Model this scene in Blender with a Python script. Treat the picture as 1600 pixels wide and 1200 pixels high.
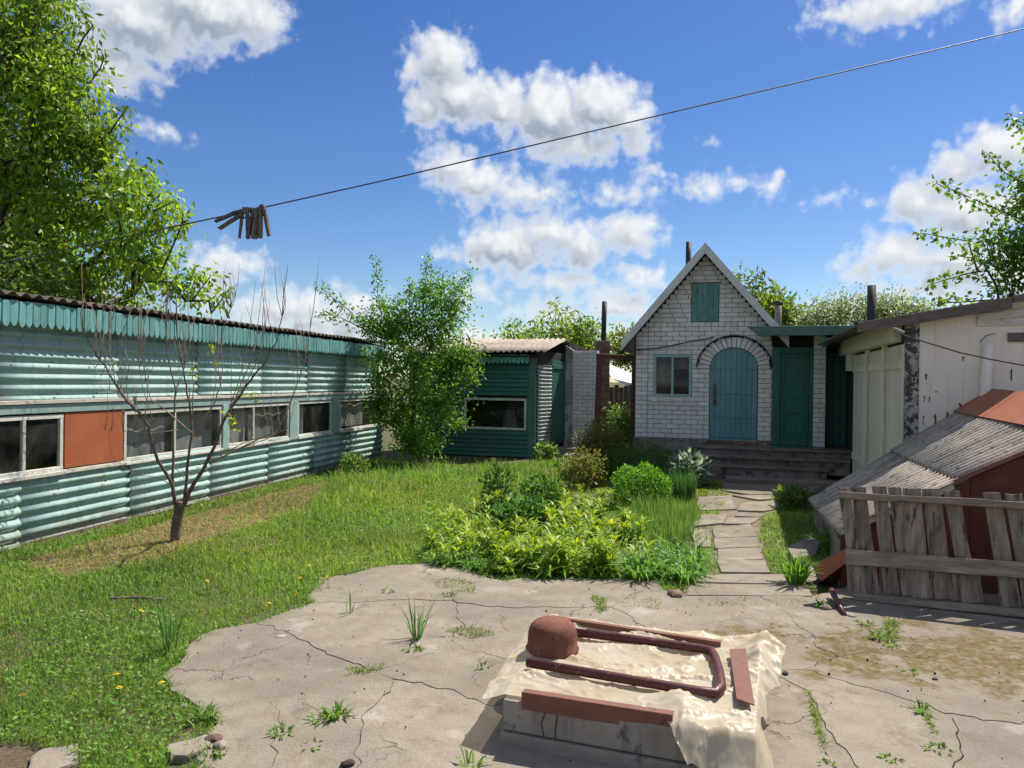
import bpy, bmesh, math, random
import numpy as np
from mathutils import Vector, Matrix
R = math.radians
for o in list(bpy.data.objects): bpy.data.objects.remove(o)
scene = bpy.context.scene
COL = scene.collection
# ------------------------------------------------------------------ camera
FPX = 1200.0; CAMZ = 1.9; PITCH = R(0.29); ROLL = R(0.7)
_f = Vector((0, math.cos(PITCH), -math.sin(PITCH))); _u0 = Vector((0, math.sin(PITCH), math.cos(PITCH))); _r0 = Vector((1, 0, 0))
_r = _r0*math.cos(ROLL) + _u0*math.sin(ROLL); _u = _u0*math.cos(ROLL) - _r0*math.sin(ROLL)
CAM = Vector((0, 0, CAMZ))
cd = bpy.data.cameras.new('camera'); cam = bpy.data.objects.new('camera', cd); COL.objects.link(cam)
cam.matrix_world = Matrix(((_r.x, _u.x, -_f.x, 0), (_r.y, _u.y, -_f.y, 0), (_r.z, _u.z, -_f.z, CAMZ), (0, 0, 0, 1)))
cd.sensor_width = 36; cd.lens = 36*FPX/1600; cd.clip_end = 3000; cd.clip_start = 0.05
scene.camera = cam
scene.view_settings.view_transform = 'Standard'; scene.view_settings.look = 'None'
scene.view_settings.gamma = 1.0; scene.view_settings.exposure = 0.80
scene.view_settings.use_curve_mapping = False
cy = scene.cycles
cy.max_bounces = 6; cy.diffuse_bounces = 4; cy.glossy_bounces = 2; cy.transmission_bounces = 3; cy.transparent_max_bounces = 6; cy.use_light_tree = False; cy.adaptive_threshold = 0.02; cy.caustics_reflective = False; cy.caustics_refractive = False
def ray(px, py): return _f + _r*((px-800)/FPX) + _u*((600-py)/FPX)
def Pz(px, py, z=0.0):
    d = ray(px, py); return CAM + d*((z-CAMZ)/d.z)
def Py(px, py, y):
    d = ray(px, py); return CAM + d*(y/d.y)
# ------------------------------------------------------------------ sun
SUNV = Vector((0.52, 0.50, 1.0)).normalized()      # towards the sun
SUN_EL = math.asin(SUNV.z); SUN_AZ = math.atan2(SUNV.x, SUNV.y)
sd = bpy.data.lights.new('sun', 'SUN'); sd.energy = 4.2; sd.angle = R(0.53); sd.color = (1.0, 0.93, 0.82)
so = bpy.data.objects.new('sun', sd); COL.objects.link(so)
so.rotation_euler = SUNV.to_track_quat('Z', 'Y').to_euler(); so.location = (8, 8, 30)
# ------------------------------------------------------------------ world: Nishita sky with cumulus clouds
w = bpy.data.worlds.new('World'); scene.world = w; w.use_nodes = True
nt = w.node_tree; nt.nodes.clear()
SKYS = 0.14
def N(t, typ, **kw):
    n = t.nodes.new(typ)
    for k, v in kw.items(): setattr(n, k, v)
    return n
def math_(t, op, a, b=None, c=None):
    n = N(t, 'ShaderNodeMath', operation=op)
    for i, v in enumerate((a, b, c)):
        if v is None: continue
        if hasattr(v, 'links') or hasattr(v, 'is_linked'): t.links.new(v, n.inputs[i])
        else: n.inputs[i].default_value = v
    return n.outputs[0]
def smooth01(t, v, a, b):
    n = N(t, 'ShaderNodeMapRange', interpolation_type='SMOOTHSTEP'); t.links.new(v, n.inputs[0])
    n.inputs[1].default_value = a; n.inputs[2].default_value = b; return n.outputs[0]
CLOUDS = [ # px, py, rx, ry of the lumps of each cumulus (directions only)
 (330,10,125,62),(220,35,120,62),(180,98,78,44),(410,30,40,40),(240,205,36,13),(645,110,22,35),
 (690,95,52,45),(715,150,72,50),(670,165,38,42),(780,165,60,45),(860,175,70,55),(940,170,65,52),(985,190,38,42),(890,225,95,34),(995,225,36,24),
 (700,258,45,36),(745,285,76,38),(820,302,72,26),(980,300,50,18),(1018,274,20,10),
 (790,385,88,46),(860,365,72,36),(910,385,50,42),(985,365,52,36),(720,402,30,16),(880,440,70,22),(1000,437,48,20),(965,475,75,30),(870,490,70,28),
 (1115,288,52,16),(1200,292,24,21),(1300,310,23,10),(1101,226,8,6),(1376,314,18,9),
 (1565,235,95,44),(1495,262,50,34),(1440,315,58,42),(1510,330,110,45),(1400,398,88,34),(1500,410,120,42),(1345,425,45,22),(1460,455,130,26),(1590,440,70,50),
 (1390,8,120,34),(1320,22,50,22),(1595,12,32,24),
 (355,412,66,24),(455,482,105,36),(330,440,40,40),(555,485,62,34),(490,515,140,30),(1280,492,70,22),(740,455,40,20),(1200,520,120,18),(700,530,200,18)]
def azel(px, py):
    d = ray(px, py).normalized(); return math.atan2(d.x, d.y)*1200, math.asin(d.z)*1200
def cloud_group(name, lo, hi):
    "field of the lumps near one sector of the sky (azimuth lo..hi); a lump farther off cannot matter there"
    grp = bpy.data.node_groups.new(name, 'ShaderNodeTree')
    grp.interface.new_socket('V', in_out='INPUT', socket_type='NodeSocketVector'); grp.interface.new_socket('F', in_out='OUTPUT', socket_type='NodeSocketFloat')
    gi = N(grp, 'NodeGroupInput'); go = N(grp, 'NodeGroupOutput'); acc = None
    for (px, py, rx, ry) in CLOUDS:
        a, e = azel(px, py); ca = math.cos(math.atan((px-800)/1200)); rx_ = rx*ca*ca; ry_ = ry*ca
        if a+rx_*1.6+45 < lo or a-rx_*1.6-45 > hi: continue
        m = N(grp, 'ShaderNodeVectorMath', operation='MULTIPLY_ADD'); grp.links.new(gi.outputs[0], m.inputs[0])
        m.inputs[1].default_value = (1/rx_, 1/ry_, 0); m.inputs[2].default_value = (-a/rx_, -e/ry_, 0)
        dd = N(grp, 'ShaderNodeVectorMath', operation='LENGTH'); grp.links.new(m.outputs[0], dd.inputs[0])
        k_ = min(rx_, ry_)/40.0; ln = math_(grp, 'MULTIPLY_ADD', dd.outputs['Value'], k_, -k_)
        acc = ln if acc is None else math_(grp, 'SMOOTH_MIN', acc, ln, 0.12)
    grp.links.new(acc, go.inputs[0]); return grp
CUTS = [-830, -360, -160, -20, 110, 210, 380, 830]
GROUPS = [cloud_group('cloud_field', a, b) for a, b in zip(CUTS[:-1], CUTS[1:])]

tc = N(nt, 'ShaderNodeTexCoord'); sx = N(nt, 'ShaderNodeSeparateXYZ'); nt.links.new(tc.outputs['Generated'], sx.inputs[0])
AZ = math_(nt, 'MULTIPLY', math_(nt, 'ARCTAN2', sx.outputs[0], sx.outputs[1]), 1200.0)
EL = math_(nt, 'MULTIPLY', math_(nt, 'ARCSINE', sx.outputs[2]), 1200.0)
cb = N(nt, 'ShaderNodeCombineXYZ'); nt.links.new(AZ, cb.inputs[0]); nt.links.new(EL, cb.inputs[1])
def noise(t, vec, scale, detail, rough=0.55, dim='3D'):
    n = N(t, 'ShaderNodeTexNoise', noise_dimensions=dim); n.inputs['Scale'].default_value = scale; n.inputs['Detail'].default_value = detail; n.inputs['Roughness'].default_value = rough
    t.links.new(vec, n.inputs['Vector']); return n
n1 = noise(nt, cb.outputs[0], 1/55.0, 3, 0.5, '2D')
wv = N(nt, 'ShaderNodeVectorMath', operation='MULTIPLY_ADD'); nt.links.new(n1.outputs['Color'], wv.inputs[0]); wv.inputs[1].default_value = (34, 34, 0)
ad = N(nt, 'ShaderNodeVectorMath', operation='ADD'); nt.links.new(cb.outputs[0], ad.inputs[0]); ad.inputs[1].default_value = (-17, -17, 0)
nt.links.new(ad.outputs[0], wv.inputs[2])
n2 = noise(nt, cb.outputs[0], 1/26.0, 5, 0.62, '2D')
vo = N(nt, 'ShaderNodeTexVoronoi', voronoi_dimensions='2D', feature='SMOOTH_F1'); vo.inputs['Scale'].default_value = 1/20.0; vo.inputs['Smoothness'].default_value = 0.6
nt.links.new(wv.outputs[0], vo.inputs['Vector'])
def shifted(off):
    o_ = N(nt, 'ShaderNodeVectorMath', operation='ADD'); nt.links.new(wv.outputs[0], o_.inputs[0]); o_.inputs[1].default_value = off; return o_.outputs[0]
def field_near(grp):
    def f(v):
        g = N(nt, 'ShaderNodeGroup'); g.node_tree = grp; nt.links.new(v, g.inputs[0]); return g.outputs[0]
    return f
def field_far(v):                  # same kind of clouds from noise in unseen sky, cover raised for fill light
    n = noise(nt, v, 1/330.0, 1.5, 0.55, '2D')
    return math_(nt, 'MULTIPLY', math_(nt, 'SUBTRACT', 0.50, n.outputs['Fac']), 9.0)
sky = N(nt, 'ShaderNodeTexSky', sky_type='NISHITA'); sky.sun_disc = False
sky.sun_elevation = SUN_EL; sky.sun_rotation = SUN_AZ; sky.altitude = 100; sky.air_density = 1.0; sky.dust_density = 0.2; sky.ozone_density = 3.0
hs = N(nt, 'ShaderNodeHueSaturation'); nt.links.new(sky.outputs[0], hs.inputs['Color']); hs.inputs['Saturation'].default_value = 1.28; hs.inputs['Value'].default_value = 0.47; hs.inputs['Hue'].default_value = 0.512
nb = math_(nt, 'MULTIPLY', math_(nt, 'SUBTRACT', n2.outputs['Fac'], 0.5), 0.95)
bil = math_(nt, 'MULTIPLY', math_(nt, 'SUBTRACT', vo.outputs['Distance'], 0.45), 0.5)
K = 1/SKYS
def cloudy(field):
    f0 = field(wv.outputs[0]); fup = field(shifted((10, 26, 0)))
    D = math_(nt, 'SUBTRACT', math_(nt, 'SUBTRACT', nb, f0), bil)        # >0 inside a cloud
    dens = smooth01(nt, D, -0.24, 0.62); deep = smooth01(nt, D, 0.0, 0.8)
    shade0 = math_(nt, 'SUBTRACT', f0, fup)                              # positive: more cloud towards the light
    shade = smooth01(nt, math_(nt, 'ADD', shade0, math_(nt, 'ADD', math_(nt, 'MULTIPLY', nb, -0.8), math_(nt, 'MULTIPLY', bil, 0.9))), -0.95, 0.40)
    shade = math_(nt, 'MULTIPLY', shade, deep)
    cc = N(nt, 'ShaderNodeMix', data_type='RGBA'); nt.links.new(shade, cc.inputs[0])
    cc.inputs[6].default_value = (0.525*K, 0.54*K, 0.56*K, 1); cc.inputs[7].default_value = (0.20*K, 0.235*K, 0.29*K, 1)
    mx = N(nt, 'ShaderNodeMix', data_type='RGBA'); nt.links.new(dens, mx.inputs[0]); nt.links.new(hs.outputs[0], mx.inputs[6]); nt.links.new(cc.outputs[2], mx.inputs[7])
    bg = N(nt, 'ShaderNodeBackground'); bg.inputs['Strength'].default_value = SKYS; nt.links.new(mx.outputs[2], bg.inputs[0]); return bg
def sector(lo, hi):
    if hi-lo == 1: return cloudy(field_near(GROUPS[lo])).outputs[0]
    k = (lo+hi)//2; ms = N(nt, 'ShaderNodeMixShader'); nt.links.new(math_(nt, 'GREATER_THAN', AZ, CUTS[k]), ms.inputs[0])
    nt.links.new(sector(lo, k), ms.inputs[1]); nt.links.new(sector(k, hi), ms.inputs[2]); return ms.outputs[0]
near = sector(0, len(GROUPS)); bgB = cloudy(field_far)
region = math_(nt, 'MAXIMUM', smooth01(nt, math_(nt, 'ABSOLUTE', AZ), 730, 800), smooth01(nt, EL, 570, 650))
region = math_(nt, 'MAXIMUM', region, smooth01(nt, math_(nt, 'MULTIPLY', EL, -1.0), -5, 20))
msw = N(nt, 'ShaderNodeMixShader'); nt.links.new(region, msw.inputs[0]); nt.links.new(near, msw.inputs[1]); nt.links.new(bgB.outputs[0], msw.inputs[2])
wo = N(nt, 'ShaderNodeOutputWorld'); nt.links.new(msw.outputs[0], wo.inputs[0])
# ------------------------------------------------------------------ materials
def ramp(t, fac, stops):
    n = N(t, 'ShaderNodeValToRGB'); e = n.color_ramp.elements
    while len(e) > 1: e.remove(e[-1])
    for i, (p, c) in enumerate(stops):
        el = e[0] if i == 0 else e.new(p)
        el.position = p; el.color = (*c, 1) if len(c) == 3 else c
    t.links.new(fac, n.inputs[0]); return n.outputs[0]
def mixc(t, fac, a, b, blend='MIX'):
    n = N(t, 'ShaderNodeMix', data_type='RGBA', blend_type=blend)
    for i, v in ((0, fac), (6, a), (7, b)):
        if hasattr(v, 'is_linked'): t.links.new(v, n.inputs[i])
        elif i == 0: n.inputs[0].default_value = v
        else: n.inputs[i].default_value = (*v, 1)
    return n.outputs[2]
def M(name, c1, c2=None, scale=4.0, rough=0.8, bump=0.3, bscale=60, metallic=0.0, rnd=0.12, wear=None, wscale=8, wth=(0.56, 0.62), wear2=None, stretch=(1, 1, 1), coord='pos', spec=0.35, dist=0.006, streak=None, splash=None):
    m = bpy.data.materials.new(name); m.use_nodes = True; t = m.node_tree; p = t.nodes['Principled BSDF']
    if coord == 'pos': v = N(t, 'ShaderNodeNewGeometry').outputs['Position']
    else: v = N(t, 'ShaderNodeTexCoord').outputs['Object']
    oi = N(t, 'ShaderNodeObjectInfo')
    mp = N(t, 'ShaderNodeMapping'); t.links.new(v, mp.inputs['Vector']); mp.inputs['Scale'].default_value = stretch
    if coord == 'obj':
        sc = N(t, 'ShaderNodeVectorMath', operation='SCALE'); t.links.new(oi.outputs['Location'], sc.inputs[0]); sc.inputs['Scale'].default_value = 3.7
        t.links.new(sc.outputs[0], mp.inputs['Location'])
    v = mp.outputs[0]
    n = noise(t, v, scale, 4, 0.62)
    c2 = c2 or tuple(x*0.72 for x in c1)
    col = ramp(t, n.outputs['Fac'], [(0.36, c2), (0.64, c1)])
    if wear:
        n2 = noise(t, v, wscale, 5, 0.68); f = smooth01(t, n2.outputs['Fac'], *wth); col = mixc(t, f, col, wear)
    if wear2:
        c, s, a, b = wear2; n3 = noise(t, v, s, 5, 0.7); f = smooth01(t, n3.outputs['Fac'], a, b); col = mixc(t, f, col, c)
    if streak:                                            # vertical runs of dirt
        ms = N(t, 'ShaderNodeMapping'); t.links.new(v, ms.inputs['Vector']); ms.inputs['Scale'].default_value = (9, 9, 0.7)
        ns = noise(t, ms.outputs[0], 1.6, 3, 0.6); f = smooth01(t, ns.outputs['Fac'], 0.52, 0.72); col = mixc(t, math_(t, 'MULTIPLY', f, 0.6), col, streak)
    if splash:                                            # mud thrown up along the foot of a wall
        zz_ = N(t, 'ShaderNodeSeparateXYZ'); t.links.new(v, zz_.inputs[0])
        f = smooth01(t, math_(t, 'SUBTRACT', math_(t, 'MULTIPLY', noise(t, v, 9, 5, 0.7).outputs['Fac'], 0.55), zz_.outputs[2]), -0.02, 0.25); col = mixc(t, math_(t, 'MULTIPLY', f, 0.75), col, splash)
    if rnd:
        h = N(t, 'ShaderNodeHueSaturation'); t.links.new(col, h.inputs['Color'])
        t.links.new(math_(t, 'MULTIPLY_ADD', oi.outputs['Random'], 2*rnd, 1-rnd), h.inputs['Value']); col = h.outputs[0]
    t.links.new(col, p.inputs['Base Color'])
    p.inputs['Roughness'].default_value = rough; p.inputs['Metallic'].default_value = metallic
    p.inputs['Specular IOR Level'].default_value = spec
    if bump:
        nb_ = noise(t, v, bscale, 3, 0.6); b = N(t, 'ShaderNodeBump'); b.inputs['Strength'].default_value = bump; b.inputs['Distance'].default_value = dist
        t.links.new(nb_.outputs['Fac'], b.inputs['Height']); t.links.new(b.outputs[0], p.inputs['Normal'])
    return m
def LEAF(name, trans=0.40, rough=0.45, spec=0.35):
    m = bpy.data.materials.new(name); m.use_nodes = True; t = m.node_tree; p = t.nodes['Principled BSDF']
    a = N(t, 'ShaderNodeAttribute', attribute_name='Col'); t.links.new(a.outputs['Color'], p.inputs['Base Color'])
    p.inputs['Roughness'].default_value = rough; p.inputs['Specular IOR Level'].default_value = spec
    tr = N(t, 'ShaderNodeBsdfTranslucent')
    h = N(t, 'ShaderNodeHueSaturation'); t.links.new(a.outputs['Color'], h.inputs['Color']); h.inputs['Value'].default_value = 2.1; h.inputs['Hue'].default_value = 0.49; h.inputs['Saturation'].default_value = 1.08
    t.links.new(h.outputs[0], tr.inputs['Color'])
    ms = N(t, 'ShaderNodeMixShader'); ms.inputs[0].default_value = trans
    t.links.new(p.outputs[0], ms.inputs[1]); t.links.new(tr.outputs[0], ms.inputs[2])
    t.links.new(ms.outputs[0], t.nodes['Material Output'].inputs['Surface'])
    return m
def GLASS(name, tint=(0.55, 0.6, 0.6), dust=0.25, dcol=(0.3, 0.3, 0.28)):
    m = bpy.data.materials.new(name); m.use_nodes = True; t = m.node_tree; p = t.nodes['Principled BSDF']
    pos = N(t, 'ShaderNodeNewGeometry').outputs['Position']
    n = noise(t, pos, 2.0, 3, 0.5)
    p.inputs['Base Color'].default_value = (*dcol, 1); p.inputs['Roughness'].default_value = 0.6
    tb = N(t, 'ShaderNodeBsdfTransparent'); tb.inputs[0].default_value = (*tint, 1)
    gl = N(t, 'ShaderNodeBsdfGlossy'); gl.inputs['Roughness'].default_value = 0.03
    fr = N(t, 'ShaderNodeFresnel'); fr.inputs[0].default_value = 1.5
    a = N(t, 'ShaderNodeMixShader'); t.links.new(math_(t, 'MULTIPLY', fr.outputs[0], math_(t, 'SUBTRACT', 1.0, N(t, 'ShaderNodeNewGeometry').outputs['Backfacing'])), a.inputs[0]); t.links.new(tb.outputs[0], a.inputs[1]); t.links.new(gl.outputs[0], a.inputs[2])
    b = N(t, 'ShaderNodeMixShader'); t.links.new(math_(t, 'MULTIPLY', smooth01(t, n.outputs['Fac'], 0.3, 0.8), dust), b.inputs[0])
    t.links.new(a.outputs[0], b.inputs[1]); t.links.new(p.outputs[0], b.inputs[2])
    t.links.new(b.outputs[0], t.nodes['Material Output'].inputs['Surface']); return m
MT = {}
MT['sheet'] = M('aqua_painted_sheet', (0.33, 0.475, 0.445), (0.26, 0.40, 0.38), 2.2, 0.68, 0.2, 90, rnd=0.05, wear=(0.38, 0.44, 0.41), wscale=5, wth=(0.54, 0.68), wear2=((0.14, 0.15, 0.14), 14, 0.64, 0.72), streak=(0.14, 0.24, 0.22), splash=(0.17, 0.15, 0.11))
MT['scallop'] = M('aqua_painted_board', (0.17, 0.38, 0.37), (0.12, 0.30, 0.30), 5, 0.5, 0.3, 60, rnd=0.16, wear=(0.26, 0.30, 0.28), wscale=9, wth=(0.62, 0.7), coord='obj', stretch=(6, 6, 1), streak=(0.08, 0.17, 0.17))
MT['lintel'] = M('grey_aqua_board', (0.30, 0.42, 0.40), (0.24, 0.36, 0.34), 4, 0.7, 0.3, 50, wear=(0.42, 0.42, 0.38), wscale=6)
MT['pale_strip'] = M('pale_wood_strip', (0.62, 0.58, 0.52), (0.48, 0.45, 0.40), 6, 0.8, 0.3, 50, wear=(0.3, 0.27, 0.23), wscale=9, stretch=(1, 1, 4))
MT['orange'] = M('orange_brown_panel', (0.40, 0.118, 0.048), (0.345, 0.098, 0.04), 2.2, 0.6, 0.15, 40, rnd=0, wear=(0.33, 0.12, 0.06), wscale=7, wth=(0.6, 0.72), streak=(0.30, 0.085, 0.04))
MT['frame'] = M('weathered_white_frame', (0.68, 0.66, 0.61), (0.52, 0.49, 0.44), 7, 0.75, 0.4, 50, wear=(0.20, 0.17, 0.14), wscale=14, wth=(0.55, 0.66))
MT['asbestos'] = M('weathered_asbestos', (0.42, 0.36, 0.30), (0.27, 0.23, 0.195), 3, 0.95, 0.6, 45, rnd=0.1, wear=(0.10, 0.10, 0.09), wscale=9, wth=(0.54, 0.7), wear2=((0.40, 0.38, 0.34), 20, 0.6, 0.72), streak=(0.12, 0.12, 0.11))
MT['asbestos_dark'] = M('mossy_dark_asbestos', (0.16, 0.13, 0.11), (0.08, 0.07, 0.06), 6, 0.95, 0.7, 45, wear=(0.10, 0.10, 0.04), wscale=11)
MT['dark_in'] = M('dark_interior', (0.05, 0.047, 0.042), (0.03, 0.028, 0.025), 3, 0.9, 0.2, 30, rnd=0)  # near-black colour stands in for the shade of unlit interiors
MT['glass'] = GLASS('dusty_pane', (0.90, 0.92, 0.92), 0.10); MT['glass_clear'] = GLASS('window_pane', (0.72, 0.74, 0.74), 0.05)
MT['curtain'] = M('grey_curtain', (0.42, 0.41, 0.38), (0.30, 0.29, 0.27), 5, 0.95, 0.3, 30)
MT['film'] = M('hazy_film', (0.34, 0.35, 0.33), (0.22, 0.23, 0.22), 3, 0.6, 0.3, 20, wear=(0.16, 0.14, 0.12), wscale=4)
MT['green_board'] = M('green_painted_board', (0.045, 0.155, 0.125), (0.03, 0.115, 0.095), 5, 0.5, 0.3, 60, rnd=0.12, wear=(0.10, 0.14, 0.12), wscale=12, wth=(0.64, 0.74), coord='obj', stretch=(1, 4, 6))
MT['green_post'] = M('green_grey_post', (0.075, 0.17, 0.15), (0.05, 0.13, 0.11), 5, 0.55, 0.3, 60)
MT['sheet_white'] = M('silver_green_sheet', (0.48, 0.52, 0.50), (0.36, 0.42, 0.40), 4, 0.45, 0.15, 60, wear=(0.2, 0.26, 0.24), wscale=10)
MT['green_door'] = M('green_door_paint', (0.018, 0.135, 0.095), (0.013, 0.105, 0.075), 3, 0.45, 0.25, 50, rnd=0.04, wear=(0.03, 0.10, 0.08), wscale=10, stretch=(5, 5, 1))
MT['blue_door'] = M('blue_green_door_paint', (0.15, 0.295, 0.31), (0.11, 0.235, 0.25), 2.5, 0.55, 0.4, 45, rnd=0.1, wear=(0.05, 0.085, 0.09), wscale=5, wth=(0.6, 0.72), wear2=((0.20, 0.29, 0.29), 12, 0.62, 0.7), stretch=(6, 6, 1))
MT['hatch'] = M('teal_hatch_paint', (0.13, 0.275, 0.25), (0.095, 0.22, 0.20), 3, 0.6, 0.4, 45, rnd=0.1, wear=(0.05, 0.09, 0.085), wscale=7, stretch=(6, 6, 1))
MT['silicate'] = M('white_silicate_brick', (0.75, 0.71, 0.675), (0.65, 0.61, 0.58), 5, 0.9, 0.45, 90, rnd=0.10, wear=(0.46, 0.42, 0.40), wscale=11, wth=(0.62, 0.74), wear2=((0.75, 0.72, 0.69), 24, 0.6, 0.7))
MT['mortar'] = M('dark_mortar', (0.33, 0.305, 0.285), (0.18, 0.165, 0.155), 12, 0.95, 0.5, 80, rnd=0)
MT['concrete_wall'] = M('grey_concrete_wall', (0.34, 0.33, 0.32), (0.24, 0.23, 0.22), 3, 0.95, 0.5, 40, rnd=0.04, wear=(0.46, 0.46, 0.46), wscale=2.2, wth=(0.52, 0.56), streak=(0.15, 0.14, 0.13))
MT['plinth'] = M('plinth_concrete', (0.27, 0.24, 0.205), (0.16, 0.14, 0.12), 4, 0.95, 0.6, 40, wear=(0.09, 0.08, 0.07), wscale=7, wth=(0.52, 0.62))
MT['step'] = M('old_step_board', (0.20, 0.165, 0.13), (0.11, 0.09, 0.075), 5, 0.95, 0.6, 40, rnd=0.2, stretch=(0.6, 4, 4), coord='obj', wear=(0.25, 0.23, 0.2), wscale=9)
MT['verge'] = M('pale_metal_verge', (0.64, 0.62, 0.60), (0.56, 0.545, 0.53), 3, 0.5, 0.1, 40, rnd=0.03)
MT['soffit'] = M('dark_brown_soffit', (0.10, 0.065, 0.05), (0.07, 0.045, 0.035), 5, 0.8, 0.3, 40)
MT['roof_metal'] = M('grey_roof_sheet', (0.35, 0.35, 0.35), None, 3, 0.5, 0.1, 40)
MT['fascia_green'] = M('green_canopy_fascia', (0.085, 0.165, 0.135), (0.06, 0.13, 0.105), 4, 0.5, 0.2, 40)
MT['rust_red'] = M('brown_gate_paint', (0.13, 0.045, 0.035), (0.09, 0.03, 0.024), 7, 0.65, 0.3, 60, wear=(0.16, 0.08, 0.05), wscale=14)
MT['red_brick'] = M('old_red_brick', (0.23, 0.145, 0.11), (0.14, 0.09, 0.07), 8, 0.95, 0.5, 60, rnd=0.25, wear=(0.36, 0.30, 0.26), wscale=10, wth=(0.58, 0.68))
MT['pipe_dark'] = M('sooty_pipe', (0.05, 0.05, 0.055), (0.03, 0.03, 0.032), 9, 0.6, 0.2, 50, metallic=0.3)
MT['pipe_grey'] = M('grey_pipe', (0.28, 0.27, 0.25), (0.18, 0.17, 0.16), 9, 0.8, 0.3, 50)
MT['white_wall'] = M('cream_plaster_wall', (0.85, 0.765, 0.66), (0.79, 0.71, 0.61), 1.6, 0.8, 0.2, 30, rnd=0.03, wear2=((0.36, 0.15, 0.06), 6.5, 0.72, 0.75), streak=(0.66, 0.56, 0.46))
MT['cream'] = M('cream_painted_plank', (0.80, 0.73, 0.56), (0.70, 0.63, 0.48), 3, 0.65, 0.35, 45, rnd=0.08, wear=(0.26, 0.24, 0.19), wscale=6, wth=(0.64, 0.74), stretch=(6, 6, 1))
MT['peel'] = M('peeling_post', (0.42, 0.40, 0.37), (0.30, 0.29, 0.27), 6, 0.9, 0.5, 50, wear=(0.07, 0.065, 0.06), wscale=11, wth=(0.49, 0.53))
MT['grey_wood'] = M('grey_weathered_wood', (0.32, 0.25, 0.185), (0.17, 0.13, 0.10), 5, 0.95, 0.7, 40, rnd=0.22, coord='obj', stretch=(5, 5, 0.7), wear=(0.06, 0.05, 0.042), wscale=4, wth=(0.52, 0.66))
MT['grey_rail'] = M('grey_weathered_rail', (0.32, 0.255, 0.195), (0.18, 0.14, 0.11), 5, 0.95, 0.7, 40, rnd=0.1, coord='obj', stretch=(0.7, 5, 5), wear=(0.08, 0.07, 0.06), wscale=3.5, wth=(0.58, 0.7))
MT['roof_board'] = M('weathered_roof_board', (0.17, 0.14, 0.125), (0.11, 0.09, 0.08), 5, 0.9, 0.5, 40, stretch=(0.7, 5, 5))
MT['red_panel'] = M('red_brown_panel', (0.135, 0.042, 0.027), (0.10, 0.031, 0.021), 5, 0.7, 0.35, 60, rnd=0.04, wear=(0.12, 0.05, 0.035), wscale=5, wth=(0.56, 0.7))
MT['primer'] = M('rust_primer_steel', (0.205, 0.083, 0.058), (0.165, 0.065, 0.045), 6, 0.62, 0.35, 120, rnd=0.06, wear=(0.11, 0.045, 0.033), wscale=14, wth=(0.6, 0.68), wear2=((0.30, 0.15, 0.095), 34, 0.64, 0.70))
MT['cap'] = M('orange_rust_sheet', (0.33, 0.105, 0.05), (0.27, 0.085, 0.042), 4, 0.55, 0.15, 60, rnd=0.06)
MT['primer_dark'] = M('dark_red_pipe', (0.10, 0.028, 0.026), (0.075, 0.02, 0.02), 7, 0.42, 0.25, 70, rnd=0.05, wear=(0.19, 0.075, 0.055), wscale=22, wth=(0.58, 0.66), wear2=((0.05, 0.02, 0.018), 40, 0.62, 0.68))
MT['rusty_pot'] = M('rusty_iron', (0.22, 0.086, 0.052), (0.15, 0.055, 0.035), 9, 0.85, 0.7, 90, rnd=0, wear=(0.09, 0.04, 0.03), wscale=18, wth=(0.57, 0.66), wear2=((0.32, 0.15, 0.085), 30, 0.62, 0.70))
MT['wire'] = M('wire', (0.05, 0.045, 0.05), None, 5, 0.6, 0, 10)
MT['cable_pale'] = M('pale_cable', (0.45, 0.43, 0.4), None, 5, 0.6, 0, 10)
MT['peg'] = M('grey_old_wood_peg', (0.15, 0.13, 0.115), (0.08, 0.07, 0.062), 60, 0.9, 0.5, 300, rnd=0.25, coord='obj', stretch=(3, 3, 0.6), dist=0.001)
MT['bark'] = M('brown_bark', (0.19, 0.13, 0.10), (0.10, 0.07, 0.055), 12, 0.9, 0.6, 60, rnd=0)
MT['bark_dark'] = M('dark_bark', (0.075, 0.06, 0.048), (0.04, 0.033, 0.028), 9, 0.95, 0.5, 40, rnd=0)
MT['twig'] = M('reddish_twig', (0.36, 0.25, 0.20), (0.24, 0.165, 0.13), 14, 0.7, 0.3, 60, rnd=0)
MT['leaf'] = LEAF('leaf'); MT['grass'] = LEAF('grass_blade', 0.36, 0.5, 0.3)
MT['stone'] = M('stone', (0.30, 0.25, 0.22), (0.2, 0.17, 0.15), 12, 0.9, 0.5, 60, rnd=0.3)
MT['crumb'] = M('soil_crumb', (0.07, 0.055, 0.045), (0.04, 0.03, 0.026), 20, 0.95, 0.4, 60)
MT['garland'] = M('dark_garland', (0.03, 0.05, 0.055), None, 9, 0.7, 0.2, 50)
MT['hardware'] = M('rusty_hasp', (0.16, 0.12, 0.11), (0.10, 0.07, 0.06), 12, 0.7, 0.3, 60)
MT['white_sheet'] = M('white_roof', (0.62, 0.65, 0.70), None, 3, 0.5, 0.1, 20)
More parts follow.
